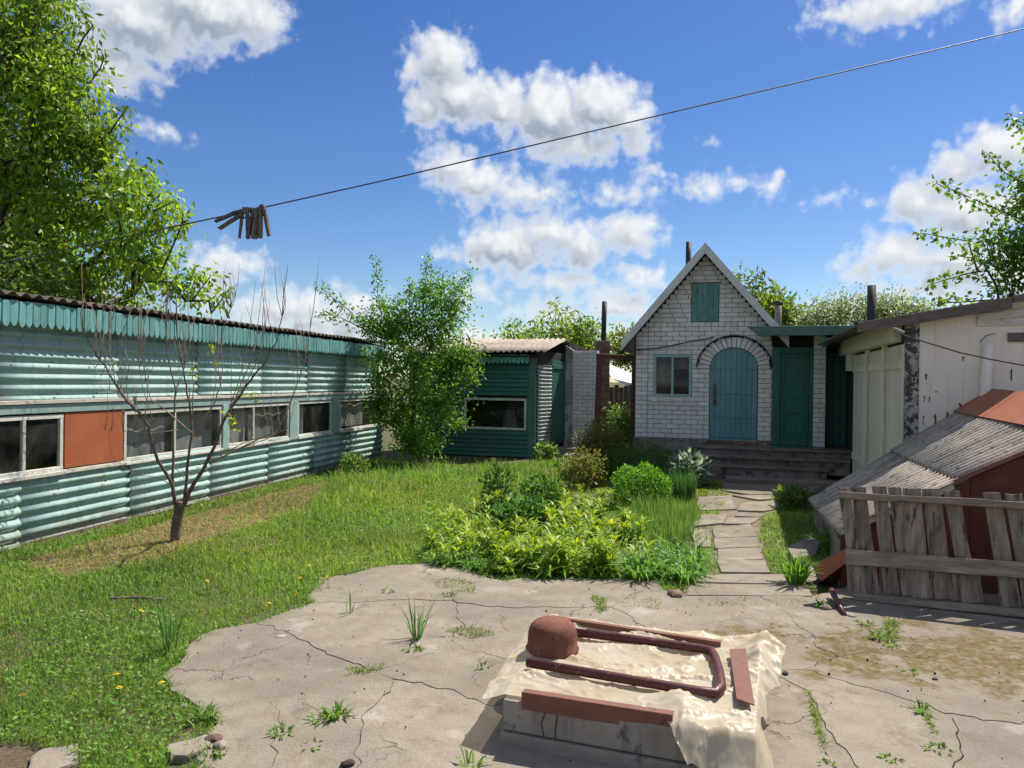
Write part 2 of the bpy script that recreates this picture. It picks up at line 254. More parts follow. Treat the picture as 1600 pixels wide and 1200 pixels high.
def concrete_mat(name, moss):
    m = bpy.data.materials.new(name); m.use_nodes = True; t = m.node_tree; p = t.nodes['Principled BSDF']
    pos = N(t, 'ShaderNodeNewGeometry').outputs['Position']
    n = noise(t, pos, 0.9, 6, 0.68); n2 = noise(t, pos, 7, 5, 0.7); n3 = noise(t, pos, 60, 3, 0.7)
    col = ramp(t, n.outputs['Fac'], [(0.30, (0.165, 0.143, 0.115)), (0.5, (0.235, 0.203, 0.163)), (0.7, (0.305, 0.268, 0.218))])
    col = mixc(t, math_(t, 'MULTIPLY', smooth01(t, n2.outputs['Fac'], 0.42, 0.70), 0.60), col, (0.185, 0.15, 0.11))
    col = mixc(t, math_(t, 'MULTIPLY', smooth01(t, noise(t, pos, 3.1, 6, 0.75).outputs['Fac'], 0.56, 0.66), 0.6), col, (0.145, 0.118, 0.09))
    col = mixc(t, math_(t, 'MULTIPLY', smooth01(t, noise(t, pos, 130, 2, 0.5).outputs['Fac'], 0.60, 0.72), 0.5), col, (0.42, 0.38, 0.32))
    col = mixc(t, math_(t, 'MULTIPLY', smooth01(t, n3.outputs['Fac'], 0.58, 0.72), 0.55), col, (0.13, 0.11, 0.095))
    col = mixc(t, math_(t, 'MULTIPLY', smooth01(t, noise(t, pos, 2.3, 4, 0.6).outputs['Fac'], 0.6, 0.68), 0.35), col, (0.40, 0.37, 0.33))
    vor = N(t, 'ShaderNodeTexVoronoi', feature='DISTANCE_TO_EDGE'); vor.inputs['Scale'].default_value = 1.15
    wv_ = N(t, 'ShaderNodeVectorMath', operation='MULTIPLY_ADD'); t.links.new(noise(t, pos, 2.2, 5, 0.65).outputs['Color'], wv_.inputs[0]); wv_.inputs[1].default_value = (0.7, 0.7, 0); t.links.new(pos, wv_.inputs[2])
    t.links.new(wv_.outputs[0], vor.inputs['Vector'])
    part = smooth01(t, noise(t, pos, 1.3, 2, 0.5).outputs['Fac'], 0.5, 0.62)
    hair = math_(t, 'MULTIPLY', math_(t, 'SUBTRACT', 1.0, smooth01(t, vor.outputs['Distance'], 0.002, 0.009)), part)
    col = mixc(t, math_(t, 'MULTIPLY', hair, 0.75), col, (0.07, 0.06, 0.05))
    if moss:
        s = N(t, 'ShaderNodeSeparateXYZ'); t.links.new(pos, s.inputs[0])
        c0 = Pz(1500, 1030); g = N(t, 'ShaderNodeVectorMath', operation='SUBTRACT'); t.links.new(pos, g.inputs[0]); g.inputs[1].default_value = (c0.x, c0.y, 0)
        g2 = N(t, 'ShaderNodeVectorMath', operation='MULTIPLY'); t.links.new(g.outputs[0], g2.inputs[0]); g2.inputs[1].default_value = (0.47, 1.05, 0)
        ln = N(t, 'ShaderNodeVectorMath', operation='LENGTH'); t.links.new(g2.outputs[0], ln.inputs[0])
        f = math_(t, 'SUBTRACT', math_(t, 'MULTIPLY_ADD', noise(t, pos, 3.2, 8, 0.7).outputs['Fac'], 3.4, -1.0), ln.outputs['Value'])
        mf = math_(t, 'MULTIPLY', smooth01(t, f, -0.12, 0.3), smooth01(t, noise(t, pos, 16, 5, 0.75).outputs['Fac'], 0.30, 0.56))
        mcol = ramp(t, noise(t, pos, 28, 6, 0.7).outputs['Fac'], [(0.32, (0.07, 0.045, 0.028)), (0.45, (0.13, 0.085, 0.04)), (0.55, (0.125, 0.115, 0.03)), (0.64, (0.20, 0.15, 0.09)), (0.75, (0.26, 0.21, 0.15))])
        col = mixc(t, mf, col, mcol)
    oi = N(t, 'ShaderNodeObjectInfo'); hv = N(t, 'ShaderNodeHueSaturation'); t.links.new(col, hv.inputs['Color']); t.links.new(math_(t, 'MULTIPLY_ADD', oi.outputs['Random'], 0.16, 0.96), hv.inputs['Value']); col = hv.outputs[0]
    t.links.new(col, p.inputs['Base Color']); p.inputs['Roughness'].default_value = 0.93; p.inputs['Specular IOR Level'].default_value = 0.2
    h = math_(t, 'ADD', math_(t, 'MULTIPLY', n2.outputs['Fac'], 0.7), math_(t, 'MULTIPLY', n3.outputs['Fac'], 0.35))
    h = math_(t, 'SUBTRACT', h, math_(t, 'MULTIPLY', hair, 0.5))
    b = N(t, 'ShaderNodeBump'); b.inputs['Strength'].default_value = 0.7; b.inputs['Distance'].default_value = 0.025
    t.links.new(h, b.inputs['Height']); t.links.new(b.outputs[0], p.inputs['Normal']); return m
MT['stain'] = M('rust_stained_plaster', (0.30, 0.13, 0.05), (0.10, 0.045, 0.025), 9, 0.9, 0.5, 40, rnd=0.2, wear=(0.45, 0.30, 0.12), wscale=12)
MT['leafstem'] = M('green_stem', (0.12, 0.22, 0.04), None, 20, 0.6, 0, 20)
MT['seed'] = M('yellow_petals', (0.80, 0.56, 0.015), (0.72, 0.46, 0.01), 40, 0.7, 0.2, 90)
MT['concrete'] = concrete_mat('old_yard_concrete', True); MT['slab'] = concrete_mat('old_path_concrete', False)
def ground_mat():
    m = bpy.data.materials.new('soil_and_turf'); m.use_nodes = True; t = m.node_tree; p = t.nodes['Principled BSDF']
    pos = N(t, 'ShaderNodeNewGeometry').outputs['Position']
    n = noise(t, pos, 2.2, 8, 0.65); n2 = noise(t, pos, 22, 6, 0.7)
    soil = ramp(t, n2.outputs['Fac'], [(0.3, (0.075, 0.055, 0.04)), (0.6, (0.15, 0.115, 0.08)), (0.75, (0.24, 0.19, 0.13))])
    col = mixc(t, smooth01(t, n.outputs['Fac'], 0.42, 0.58), soil, (0.075, 0.10, 0.03))
    t.links.new(col, p.inputs['Base Color']); p.inputs['Roughness'].default_value = 0.95; p.inputs['Specular IOR Level'].default_value = 0.15
    b = N(t, 'ShaderNodeBump'); b.inputs['Strength'].default_value = 0.8; b.inputs['Distance'].default_value = 0.03
    t.links.new(n2.outputs['Fac'], b.inputs['Height']); t.links.new(b.outputs[0], p.inputs['Normal']); return m
MT['ground'] = ground_mat()
MT['dirt'] = M('pale_path_dirt', (0.24, 0.19, 0.135), (0.14, 0.115, 0.08), 5, 0.95, 0.8, 40, rnd=0, wear=(0.10, 0.12, 0.04), wscale=4, wth=(0.56, 0.66), dist=0.02)
def plastic_mat():
    m = bpy.data.materials.new('yellowed_plastic_film'); m.use_nodes = True; t = m.node_tree; p = t.nodes['Principled BSDF']
    pos = N(t, 'ShaderNodeNewGeometry').outputs['Position']
    n = noise(t, pos, 5, 6, 0.6)
    t.links.new(ramp(t, n.outputs['Fac'], [(0.35, (0.66, 0.55, 0.38)), (0.6, (0.76, 0.69, 0.55))]), p.inputs['Base Color'])
    p.inputs['Roughness'].default_value = 0.38; p.inputs['Specular IOR Level'].default_value = 0.4
    b = N(t, 'ShaderNodeBump'); b.inputs['Strength'].default_value = 0.6; b.inputs['Distance'].default_value = 0.02
    rn = noise(t, pos, 8, 5, 0.6); rn.noise_type = 'RIDGED_MULTIFRACTAL'
    t.links.new(rn.outputs['Fac'], b.inputs['Height']); t.links.new(b.outputs[0], p.inputs['Normal'])
    tl = N(t, 'ShaderNodeBsdfTranslucent'); tl.inputs[0].default_value = (0.75, 0.62, 0.38, 1)
    tp = N(t, 'ShaderNodeBsdfTransparent'); tp.inputs[0].default_value = (0.9, 0.85, 0.7, 1)
    a = N(t, 'ShaderNodeMixShader'); a.inputs[0].default_value = 0.3; t.links.new(p.outputs[0], a.inputs[1]); t.links.new(tl.outputs[0], a.inputs[2])
    b2 = N(t, 'ShaderNodeMixShader'); b2.inputs[0].default_value = 0.26; t.links.new(a.outputs[0], b2.inputs[1]); t.links.new(tp.outputs[0], b2.inputs[2])
    t.links.new(b2.outputs[0], t.nodes['Material Output'].inputs['Surface']); return m
MT['plastic'] = plastic_mat()
# ------------------------------------------------------------------ helpers
def obj(name, mesh, parent=None, loc=None, rot=None, scale=None):
    o = bpy.data.objects.new(name, mesh); COL.objects.link(o)
    if parent is not None: o.parent = parent
    if loc is not None: o.location = loc
    if rot is not None: o.rotation_euler = rot
    if scale is not None: o.scale = scale
    return o
def tag(o, label=None, cat=None, group=None, kind=None):
    if label: o['label'] = label
    if cat: o['category'] = cat
    if group: o['group'] = group
    if kind: o['kind'] = kind
    return o
def empty(name, loc=(0, 0, 0), rz=0.0):
    o = obj(name, None, None, loc, (0, 0, rz)); o.empty_display_size = 0.2; return o
class MB:
    def __init__(s): s.v = []; s.f = []; s.m = []; s.mi = 0
    def add(s, vs, fs):
        b = len(s.v); s.v.extend([tuple(x) for x in vs]); s.f.extend([tuple(b+i for i in f) for f in fs]); s.m.extend([s.mi]*len(fs)); return s
    def box(s, x0, x1, y0, y1, z0, z1):
        return s.add([(x0,y0,z0),(x1,y0,z0),(x1,y1,z0),(x0,y1,z0),(x0,y0,z1),(x1,y0,z1),(x1,y1,z1),(x0,y1,z1)],
                     [(0,3,2,1),(4,5,6,7),(0,1,5,4),(1,2,6,5),(2,3,7,6),(3,0,4,7)])
    def bar(s, p, q, w, h, up=(0, 0, 1)):
        p = Vector(p); q = Vector(q); d = (q-p).normalized(); up = Vector(up)
        a = d.cross(up)
        if a.length < 1e-4: a = d.cross(Vector((1, 0, 0)))
        a.normalize(); b = a.cross(d).normalized(); a *= w/2; b *= h/2
        vs = [p-a-b, p+a-b, p+a+b, p-a+b, q-a-b, q+a-b, q+a+b, q-a+b]
        return s.add(vs, [(0,1,2,3),(7,6,5,4),(4,5,1,0),(5,6,2,1),(6,7,3,2),(7,4,0,3)])
    def prism(s, pts, axis, a0, a1):
        # polygon (2D, counter-clockwise seen against the axis) extruded along 'y' (pts are x,z) or 'z' (pts are x,y) or 'x' (y,z)
        n = len(pts)
        if axis == 'y': A = [(x, a0, z) for x, z in pts]; B = [(x, a1, z) for x, z in pts]
        elif axis == 'z': A = [(x, y, a0) for x, y in pts]; B = [(x, y, a1) for x, y in pts]
        else: A = [(a0, y, z) for y, z in pts]; B = [(a1, y, z) for y, z in pts]
        fs = [tuple(range(n-1, -1, -1)), tuple(range(n, 2*n))] + [(i, (i+1) % n, n+(i+1) % n, n+i) for i in range(n)]
        return s.add(A+B, fs)
    def tube(s, pts, rad, n=6, cap=True):
        pts = [Vector(p) for p in pts]; k = len(pts)
        if not hasattr(rad, '__len__'): rad = [rad]*k
        t0 = (pts[1]-pts[0]).normalized(); a = t0.cross(Vector((0.31, 0.2, 0.93)))
        if a.length < 1e-3: a = t0.cross(Vector((1, 0, 0)))
        a.normalize(); vs = []
        for i, p in enumerate(pts):
            t = (pts[min(i+1, k-1)]-pts[max(i-1, 0)]).normalized()
            a = (a - t*a.dot(t)).normalized(); b = t.cross(a)
            for j in range(n):
                an = 2*math.pi*j/n; vs.append(p + (a*math.cos(an)+b*math.sin(an))*rad[i])
        fs = [(i*n+j, i*n+(j+1) % n, (i+1)*n+(j+1) % n, (i+1)*n+j) for i in range(k-1) for j in range(n)]
        if cap: fs += [tuple(range(n-1, -1, -1)), tuple((k-1)*n+j for j in range(n))]
        return s.add(vs, fs)
    def mesh(s, name, mats, smooth=False, bevel=0.0, seg=1, wob=0.0, angle=None):
        me = bpy.data.meshes.new(name); me.from_pydata(s.v, [], s.f)
        if not isinstance(mats, (list, tuple)): mats = [mats]
        for m_ in mats: me.materials.append(MT[m_] if isinstance(m_, str) else m_)
        if any(s.m): me.polygons.foreach_set('material_index', s.m)
        bm = bmesh.new(); bm.from_mesh(me)
        bmesh.ops.recalc_face_normals(bm, faces=bm.faces)
        if bevel:
            es = [e for e in bm.edges if len(e.link_faces) == 2 and e.calc_face_angle(0) > 0.5]
            bmesh.ops.bevel(bm, geom=es, offset=bevel, segments=seg, affect='EDGES', profile=0.6)
        bm.to_mesh(me); bm.free()
        if smooth: me.polygons.foreach_set('use_smooth', [True]*len(me.polygons))
        me.update(); return me
    def build(s, name, mats, parent=None, smooth=False, bevel=0.0, seg=1, **kw):
        return obj(name, s.mesh(name, mats, smooth, bevel, seg), parent, **kw)
def box_part(name, mat, parent, x0, x1, y0, y1, z0, z1, bevel=0.0, **kw):
    return MB().box(x0, x1, y0, y1, z0, z1).build(name, mat, parent, bevel=bevel, **kw)
class Frame:
    "vertical wall frame: local x along the wall, y into the building, z up"
    def __init__(s, o, ang): s.o = Vector(o); s.ang = ang; s.M = Matrix.Translation(s.o) @ Matrix.Rotation(ang, 4, 'Z'); s.I = s.M.inverted()
    def px(s, px, py, y=0.0):
        c = s.I @ CAM; d = s.I.to_3x3() @ ray(px, py); k = (y-c.y)/d.y; q = c + d*k; return q.x, q.z
    def at(s, x, y, z): return s.M @ Vector((x, y, z))
    def loc(s, p): return s.I @ Vector(p)
def sheet_mesh(name, mat, L, H, pitch, amp, along='x', thick=0.006, seg=8, nl=1, phase=0.0, rag=0.0, rs=None):
    """corrugated sheet in the x-z plane (waves displace y). along='x': ridges run along x; along='z': ridges run along z"""
    mb = MB(); span = H if along == 'x' else L; n = max(2, int(round(span/pitch*seg))); run = L if along == 'x' else H
    g = []
    for i in range(n+1):
        a = span*i/n; y = amp*math.cos(2*math.pi*a/pitch + phase); row = []
        for j in range(nl+1):
            r_ = run*j/nl
            row.append((r_, y, a) if along == 'x' else (a, y, r_))
        g.append(row)
    V = [p for row in g for p in row]; V2 = [(p[0], p[1]+thick, p[2]) for p in V]; m_ = nl+1; o_ = len(V)
    F = []
    for i in range(n):
        for j in range(nl):
            a, b, c, d = i*m_+j, i*m_+j+1, (i+1)*m_+j+1, (i+1)*m_+j
            F.append((a, b, c, d)); F.append((o_+a, o_+d, o_+c, o_+b))
    for i in range(n):
        for j in (0, nl): a, b = i*m_+j, (i+1)*m_+j; F.append((a, b, o_+b, o_+a))
    for j in range(nl):
        for i in (0, n): a, b = i*m_+j, i*m_+j+1; F.append((a, b, o_+b, o_+a))
    mb.add(V+V2, F); return mb.mesh(name, mat, smooth=True)
def np_mesh(name, V, F, col, mat):
    V = np.asarray(V, np.float32); F = np.asarray(F, np.int32); k = F.shape[1]
    me = bpy.data.meshes.new(name); me.vertices.add(len(V)); me.vertices.foreach_set('co', V.ravel())
    me.loops.add(F.size); me.loops.foreach_set('vertex_index', F.ravel())
    me.polygons.add(len(F)); me.polygons.foreach_set('loop_start', np.arange(0, F.size, k, dtype=np.int32)); me.polygons.foreach_set('loop_total', np.full(len(F), k, np.int32))
    if col is not None:
        at = me.attributes.new('Col', 'FLOAT_COLOR', 'POINT'); c4 = np.ones((len(V), 4), np.float32); c4[:, :3] = col; at.data.foreach_set('color', c4.ravel())
    me.materials.append(MT[mat]); me.update(calc_edges=True); me.validate(); return me
def unit(a): return a/np.maximum(np.linalg.norm(a, axis=-1, keepdims=True), 1e-6)
def leaves(rng, P, D, length, width, c1, c2, fold=0.25, jitter=0.25):
    "one folded diamond leaf per point: P base, D direction"
    n = len(P); D = unit(D); Rn = unit(rng.normal(size=(n, 3))); S = unit(np.cross(D, Rn)); Nn = np.cross(S, D)
    L = length*(1+jitter*rng.uniform(-1, 1, (n, 1))); W = width*(1+jitter*rng.uniform(-1, 1, (n, 1)))/2
    V = np.stack([P, P+D*L*0.45+S*W+Nn*W*fold*2, P+D*L-Nn*L*0.12, P+D*L*0.45-S*W+Nn*W*fold*2], 1).reshape(-1, 3)
    F = np.arange(n*4).reshape(n, 4); t = rng.uniform(0, 1, (n, 1)); c = np.array(c1)*(1-t)+np.array(c2)*t
    c = c*rng.uniform(0.8, 1.2, (n, 1)); return V, F, np.repeat(c, 4, 0)
def blades(rng, P, D, length, width, bend, c1, c2, tipc=None):
    "grass blade / strap leaf: 3 triangles. P base (n,3), D initial direction, length/width/bend arrays"
    n = len(P); D = unit(D); h = unit(D*np.array([1, 1, 0])+1e-4); S = unit(np.cross(D, np.array([0, 0, 1.0])+rng.normal(size=(n, 3))*0.2))
    L = length[:, None]; W = width[:, None]/2; B = bend[:, None]
    mid = P+D*L*0.5; tip = P+D*L*(1-0.25*B)+h*L*B*0.5-np.array([0, 0, 1.0])*L*B*0.55
    V = np.stack([P-S*W*0.6, P+S*W*0.6, mid+S*W, mid-S*W, tip], 1).reshape(-1, 3)
    b = np.arange(n)[:, None]*5; F = np.concatenate([b+np.array([[0, 1, 2]]), b+np.array([[0, 2, 3]]), b+np.array([[3, 2, 4]])], 1).reshape(-1, 3)
    t = rng.uniform(0, 1, (n, 1)); c = (np.array(c1)*(1-t)+np.array(c2)*t)*rng.uniform(0.8, 1.2, (n, 1))
    C = np.repeat(c, 5, 0)
    if tipc is not None: C[4::5] = tipc
    return V, F, C
def merge(parts):
    V, F, C = [], [], []; k = 0
    for v, f, c in parts: V.append(v); F.append(f+k); C.append(c); k += len(v)
    return np.concatenate(V), np.concatenate(F), np.concatenate(C)
def tri(part):
    v, f, c = part
    return (v, np.concatenate([f[:, [0, 1, 2]], f[:, [0, 2, 3]]]), c) if f.shape[1] == 4 else part
def in_poly(X, Y, poly):
    ins = np.zeros(len(X), bool); n = len(poly)
    for i in range(n):
        x0, y0 = poly[i][:2]; x1, y1 = poly[(i+1) % n][:2]
        c = ((y0 > Y) != (y1 > Y)) & (X < (x1-x0)*(Y-y0)/((y1-y0) if abs(y1-y0) > 1e-9 else 1e-9)+x0); ins ^= c
    return ins
def vnoise(X, Y, s, seed=0):
    "smooth value noise in numpy"
    r_ = np.random.default_rng(seed).uniform(0, 1, (64, 64)); x = X*s; y = Y*s
    xi = np.floor(x).astype(int); yi = np.floor(y).astype(int); fx = x-xi; fy = y-yi; fx = fx*fx*(3-2*fx); fy = fy*fy*(3-2*fy)
    g = lambda a, b: r_[a % 64, b % 64]
    return (g(xi, yi)*(1-fx)+g(xi+1, yi)*fx)*(1-fy)+(g(xi, yi+1)*(1-fx)+g(xi+1, yi+1)*fx)*fy
rnd = random.Random(7)
HA = R(-16.7)                                   # house, path, right-hand shed and cellar share one axis
# ------------------------------------------------------------------ ground, yard, path
tag(MB().add([(-900, -300, 0), (900, -300, 0), (900, 1500, 0), (-900, 1500, 0)], [(0, 1, 2, 3)]).build('ground', 'ground'), kind='structure')
YARD_PX = [(1076, 938), (1050, 918), (960, 913), (830, 906), (700, 894), (640, 886), (580, 891), (515, 912), (490, 942), (400, 966), (300, 1022), (262, 1060), (258, 1085), (303, 1128), (272, 1170), (262, 1240)]
YARD = [tuple(Pz(*p).xy) for p in YARD_PX] + [(-1.75, 1.5), (-1.8, -2.0), (6.0, -2.0), (8.0, 5.0), (6.5, 7.2)] + [tuple(Pz(*p).xy) for p in ((1560, 900), (1400, 905), (1330, 925), (1272, 940))]
def clip_half(poly, a, b, c):        # keep a*x+b*y<=c
    out = []
    for i in range(len(poly)):
        p, q = poly[i], poly[(i+1) % len(poly)]; fp = a*p[0]+b*p[1]-c; fq = a*q[0]+b*q[1]-c
        if fp <= 0: out.append(p)
        if (fp < 0) != (fq < 0) and abs(fp-fq) > 1e-9:
            t = fp/(fp-fq); out.append((p[0]+(q[0]-p[0])*t, p[1]+(q[1]-p[1])*t))
    return out
def wobble(x, y, k=1.0):
    X = np.array([x]); Y = np.array([y])
    dx = (vnoise(X, Y, 1.3, 3)[0]-.5)*0.34+(vnoise(X, Y, 5, 4)[0]-.5)*0.10+(vnoise(X, Y, 17, 5)[0]-.5)*0.05+(vnoise(X, Y, 41, 15)[0]-.5)*0.02
    dy = (vnoise(X, Y, 1.3, 6)[0]-.5)*0.34+(vnoise(X, Y, 5, 7)[0]-.5)*0.10+(vnoise(X, Y, 17, 8)[0]-.5)*0.05+(vnoise(X, Y, 41, 18)[0]-.5)*0.02
    return x+dx*k, y+dy*k
def plate(name, poly, mat, parent, z=0.032, gap=0.006, wob=1.0, step=0.05, tilt=0.004, depth=0.06):
    cx = sum(p[0] for p in poly)/len(poly); cy = sum(p[1] for p in poly)/len(poly); pts = []
    for i in range(len(poly)):
        p, q = poly[i], poly[(i+1) % len(poly)]; L = math.dist(p, q)
        if L < 1e-4: continue
        k = max(1, int(L/step)) if math.hypot(p[0], p[1]) < 16 else 1
        for j in range(k): pts.append((p[0]+(q[0]-p[0])*j/k, p[1]+(q[1]-p[1])*j/k))
    out = []
    for x, y in pts:
        x, y = wobble(x, y, wob); d = math.hypot(x-cx, y-cy) or 1
        out.append((x-(x-cx)/d*gap, y-(y-cy)/d*gap))
    tx, ty = rnd.uniform(-tilt, tilt), rnd.uniform(-tilt, tilt); n = len(out)
    top = [(x, y, z+tx*(x-cx)+ty*(y-cy)) for x, y in out]; bot = [(x, y, z-depth) for x, y in out]
    ins = [(x-(x-cx)/(math.hypot(x-cx, y-cy) or 1)*0.003, y-(y-cy)/(math.hypot(x-cx, y-cy) or 1)*0.003, zz) for x, y, zz in top]
    low = [(x, y, zz-0.004) for x, y, zz in top]
    m_ = MB(); m_.add(ins+low+bot, [tuple(range(n))]+[(i, n+i, n+(i+1) % n, (i+1) % n) for i in range(n)]+[(n+i, 2*n+i, 2*n+(i+1) % n, n+(i+1) % n) for i in range(n)])
    return m_.build(name, mat, parent)
yard = tag(empty('concrete_yard'), kind='structure')
SEEDS = [tuple(Pz(*p).xy) for p in ((390, 1045), (620, 905), (860, 925), (560, 1000), (660, 1150), (440, 1150), (345, 1160), (850, 1000), (760, 1065), (1090, 965), (1290, 990), (1240, 1150), (1390, 1150), (1480, 1080), (1600, 1190), (1520, 985), (1190, 990))] + [(0.3, 2.0), (2.2, 1.0), (4.6, 2.2), (-0.9, 0.5), (5.5, 5.0)]
for i, s_ in enumerate(SEEDS):
    poly = YARD
    for j, q_ in enumerate(SEEDS):
        if i == j or not poly: continue
        a, b = q_[0]-s_[0], q_[1]-s_[1]; c = a*(q_[0]+s_[0])/2+b*(q_[1]+s_[1])/2
        poly = clip_half(poly, a, b, c)
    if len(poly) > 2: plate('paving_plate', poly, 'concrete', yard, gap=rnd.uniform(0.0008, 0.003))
path = tag(empty('garden_path'), kind='structure')
SLABS = [[(1129,751),(1213,752),(1228,775),(1169,776),(1127,768)], [(1215,752),(1286,763),(1262,776),(1230,775)], [(1145,777),(1232,776),(1234,782),(1185,784)],
 [(1160,789),(1229,783),(1223,795),(1195,802),(1152,801)], [(1152,803),(1199,804),(1189,811),(1147,810)], [(1087,808),(1134,807),(1130,821),(1084,826)],
 [(1139,812),(1188,812),(1173,822),(1130,822)], [(1113,830),(1173,823),(1180,842),(1116,844)], [(1114,845),(1180,844),(1184,859),(1117,861)],
 [(1121,862),(1184,860),(1192,878),(1123,880)], [(1123,881),(1194,880),(1204,900),(1130,900)], [(1095,902),(1228,902),(1236,917),(1087,915)],
 [(1080,918),(1260,919),(1269,937),(1076,937)], [(1078,830),(1106,832),(1110,858),(1086,858)], [(1230,860),(1258,846),(1284,850),(1275,872),(1236,878)],
 [(1238,892),(1275,887),(1300,905),(1262,916)], [(1090,780),(1140,778),(1150,798),(1088,800)]]
plate('path_bed', [tuple(Pz(*p).xy) for p in ((1074, 938), (1085, 870), (1080, 830), (1086, 800), (1120, 752), (1215, 751), (1262, 776), (1236, 786), (1195, 815), (1186, 840), (1206, 898), (1272, 938))], 'dirt', path, z=0.012, gap=0, wob=0.3, step=0.1, tilt=0, depth=0.03)
for s_ in SLABS: plate('path_slab', [tuple(Pz(*p).xy) for p in s_], 'slab', path, z=0.034+rnd.uniform(-.004, .004), gap=-0.006, wob=0.10, step=0.08, tilt=0.010)

# ------------------------------------------------------------------ long aqua shed on the left
S = Frame(Pz(0, 865), R(77.8))
shed = tag(empty('long_shed', S.o, S.ang), 'long low aqua shed of corrugated sheets with a scalloped fascia, left of the lawn', 'shed')
sx_ = lambda px, py=690: S.px(px, py)[0]
XL, XR = -3.2, sx_(592, 690)
ZL, ZW, ZU, ZE = 0.80, 1.46, 1.62, 2.62       # sill, window head, foot and top of the upper sheets
x = XL; i = 0
while x < XR:
    Ls = min(1.72, XR-x+0.05)
    me = sheet_mesh('wall_sheet', 'sheet', Ls, ZL-0.02, 0.127, 0.020, 'x', 0.006, 9, 3, phase=math.pi+rnd.uniform(-.05, .05))
    obj('wall_sheet', me, shed, (x, -0.012*(i % 2)-0.0, 0.015+rnd.uniform(-.006, .01)), (rnd.uniform(-.01, .01), rnd.uniform(-.004, .004), -0.03 if x+Ls > XR-0.2 else 0))
    me = sheet_mesh('wall_sheet', 'sheet', Ls+0.04, ZE-ZU, 0.120, 0.018, 'x', 0.006, 9, 3, phase=math.pi+rnd.uniform(-.05, .05))
    obj('wall_sheet', me, shed, (x-0.3 if i else x, -0.012*((i+1) % 2), ZU+rnd.uniform(-.006, .008)), (rnd.uniform(-.008, .008), rnd.uniform(-.003, .003), 0))
    x += Ls; i += 1
nl = MB()
for zz_, pit in ((0.078, .127), (0.078+.127*4, .127), (ZU+.06, .12), (ZU+.06+.12*3, .12)):
    xx = XL+.1
    while xx < XR-.1:
        nl.tube([(xx, -0.05, zz_), (xx, -0.03, zz_)], 0.011, 6); xx += rnd.uniform(.5, .75)
tag(nl.build('nail_heads', 'hardware', shed), kind='stuff')
m_ = MB(); m_.box(XL, XR, 0.05, 0.10, 0.0, ZL-0.03); m_.box(XL, XR, 0.05, 0.10, ZW+0.02, 2.72); m_.box(XL, XR, 2.6, 2.7, 0, 2.72); m_.box(XR, XR+0.08, 0.05, 2.7, 0, 2.72); m_.box(XL-0.08, XL, 0.05, 2.7, 0, 2.72)  # dark backing added behind the sheets to stop light, then back and end walls
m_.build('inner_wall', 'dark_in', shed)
box_part('footing', 'red_brick', shed, XL, XR, -0.02, 0.04, -0.05, 0.05)
# boards over the windows
x = XL; k = 0
while x < XR:
    Lb = min(rnd.uniform(1.9, 3.0), XR-x); dz = rnd.uniform(-.012, .012)
    box_part('lintel_board', 'lintel', shed, x+.004, x+Lb-.004, -0.035, -0.005, ZW-0.005+dz, ZW+0.095+dz, 0.004)
    box_part('pale_strip', 'pale_strip', shed, x+.002, x+Lb-.05, -0.055, -0.02, ZW+0.10+dz, ZW+0.145+dz, 0.004)
    x += Lb
def win(par, name, x0, x1, z0, z1, muls=(), fw=0.05, fy=(-0.02, 0.03), glass='glass', back=None, fmat='frame'):
    w_ = obj(name, MB().box(x0, x1, fy[0], fy[1], z0, z0+fw).box(x0, x1, fy[0], fy[1], z1-fw, z1).box(x0, x0+fw, fy[0]+.002, fy[1]-.002, z0+fw, z1-fw).box(x1-fw, x1, fy[0]+.002, fy[1]-.002, z0+fw, z1-fw).mesh(name, fmat, bevel=0.004), par)
    for mx_ in muls: box_part('mullion', fmat, w_, mx_-fw*.45, mx_+fw*.45, fy[0]+.003, fy[1]-.003, z0+fw, z1-fw, 0.004)
    xs = [x0+fw]+[m for m in muls]+[x1-fw]
    for a, b in zip(xs[:-1], xs[1:]): box_part('pane', glass, w_, a, b, 0.004, 0.008, z0+fw, z1-fw)
    return w_
wA = win(shed, 'window', sx_(-60), sx_(97), ZL-0.01, ZW-0.015, (sx_(36),))
box_part('orange_panel', 'orange', shed, sx_(99), sx_(190), -0.02, 0.0, ZL+0.01, ZW-0.005, 0.003)
box_part('panel_sill', 'pale_strip', shed, sx_(96), sx_(192), -0.03, 0.0, ZL-0.05, ZL-0.005, 0.003)
wB = win(shed, 'window', sx_(192), sx_(345), ZL-0.02, ZW-0.02, (sx_(272),))
wC = win(shed, 'window', sx_(354), sx_(450), ZL-0.02, ZW-0.02, (sx_(395),))
wD = win(shed, 'window', sx_(464), sx_(517), ZL-0.02, ZW-0.02, (), 0.045)
wE = win(shed, 'window', sx_(529), sx_(588), ZL-0.02, ZW-0.02, (), 0.045)
for a, b in ((345, 354), (450, 463), (518, 528)): box_part('window_post', 'lintel', shed, sx_(a), sx_(b), -0.04, 0.0, ZL-0.05, ZW, 0.005)
box_part('window_sill', 'frame', shed, XL, sx_(97)-0.01, -0.05, -0.005, ZL-0.055, ZL-0.012, 0.004)
for a, b in ((193, 345), (355, 450), (464, 517), (529, 588)): box_part('window_sill', 'frame', shed, sx_(a), sx_(b), -0.045, -0.005, ZL-0.06, ZL-0.022, 0.004)
def cloth(par, name, mat, x0, x1, y, z0, z1, amp=0.02, waves=6):
    m_ = MB(); n = 24; V = []
    for j in range(2):
        for i in range(n+1):
            t = i/n; V.append((x0+(x1-x0)*t, y+amp*math.sin(t*waves*6.28)*(1-0.5*j), z0 if j == 0 else z1))
    m_.add(V, [(i, i+1, n+2+i, n+1+i) for i in range(n)]); o = m_.build(name, mat, par, smooth=True); return o
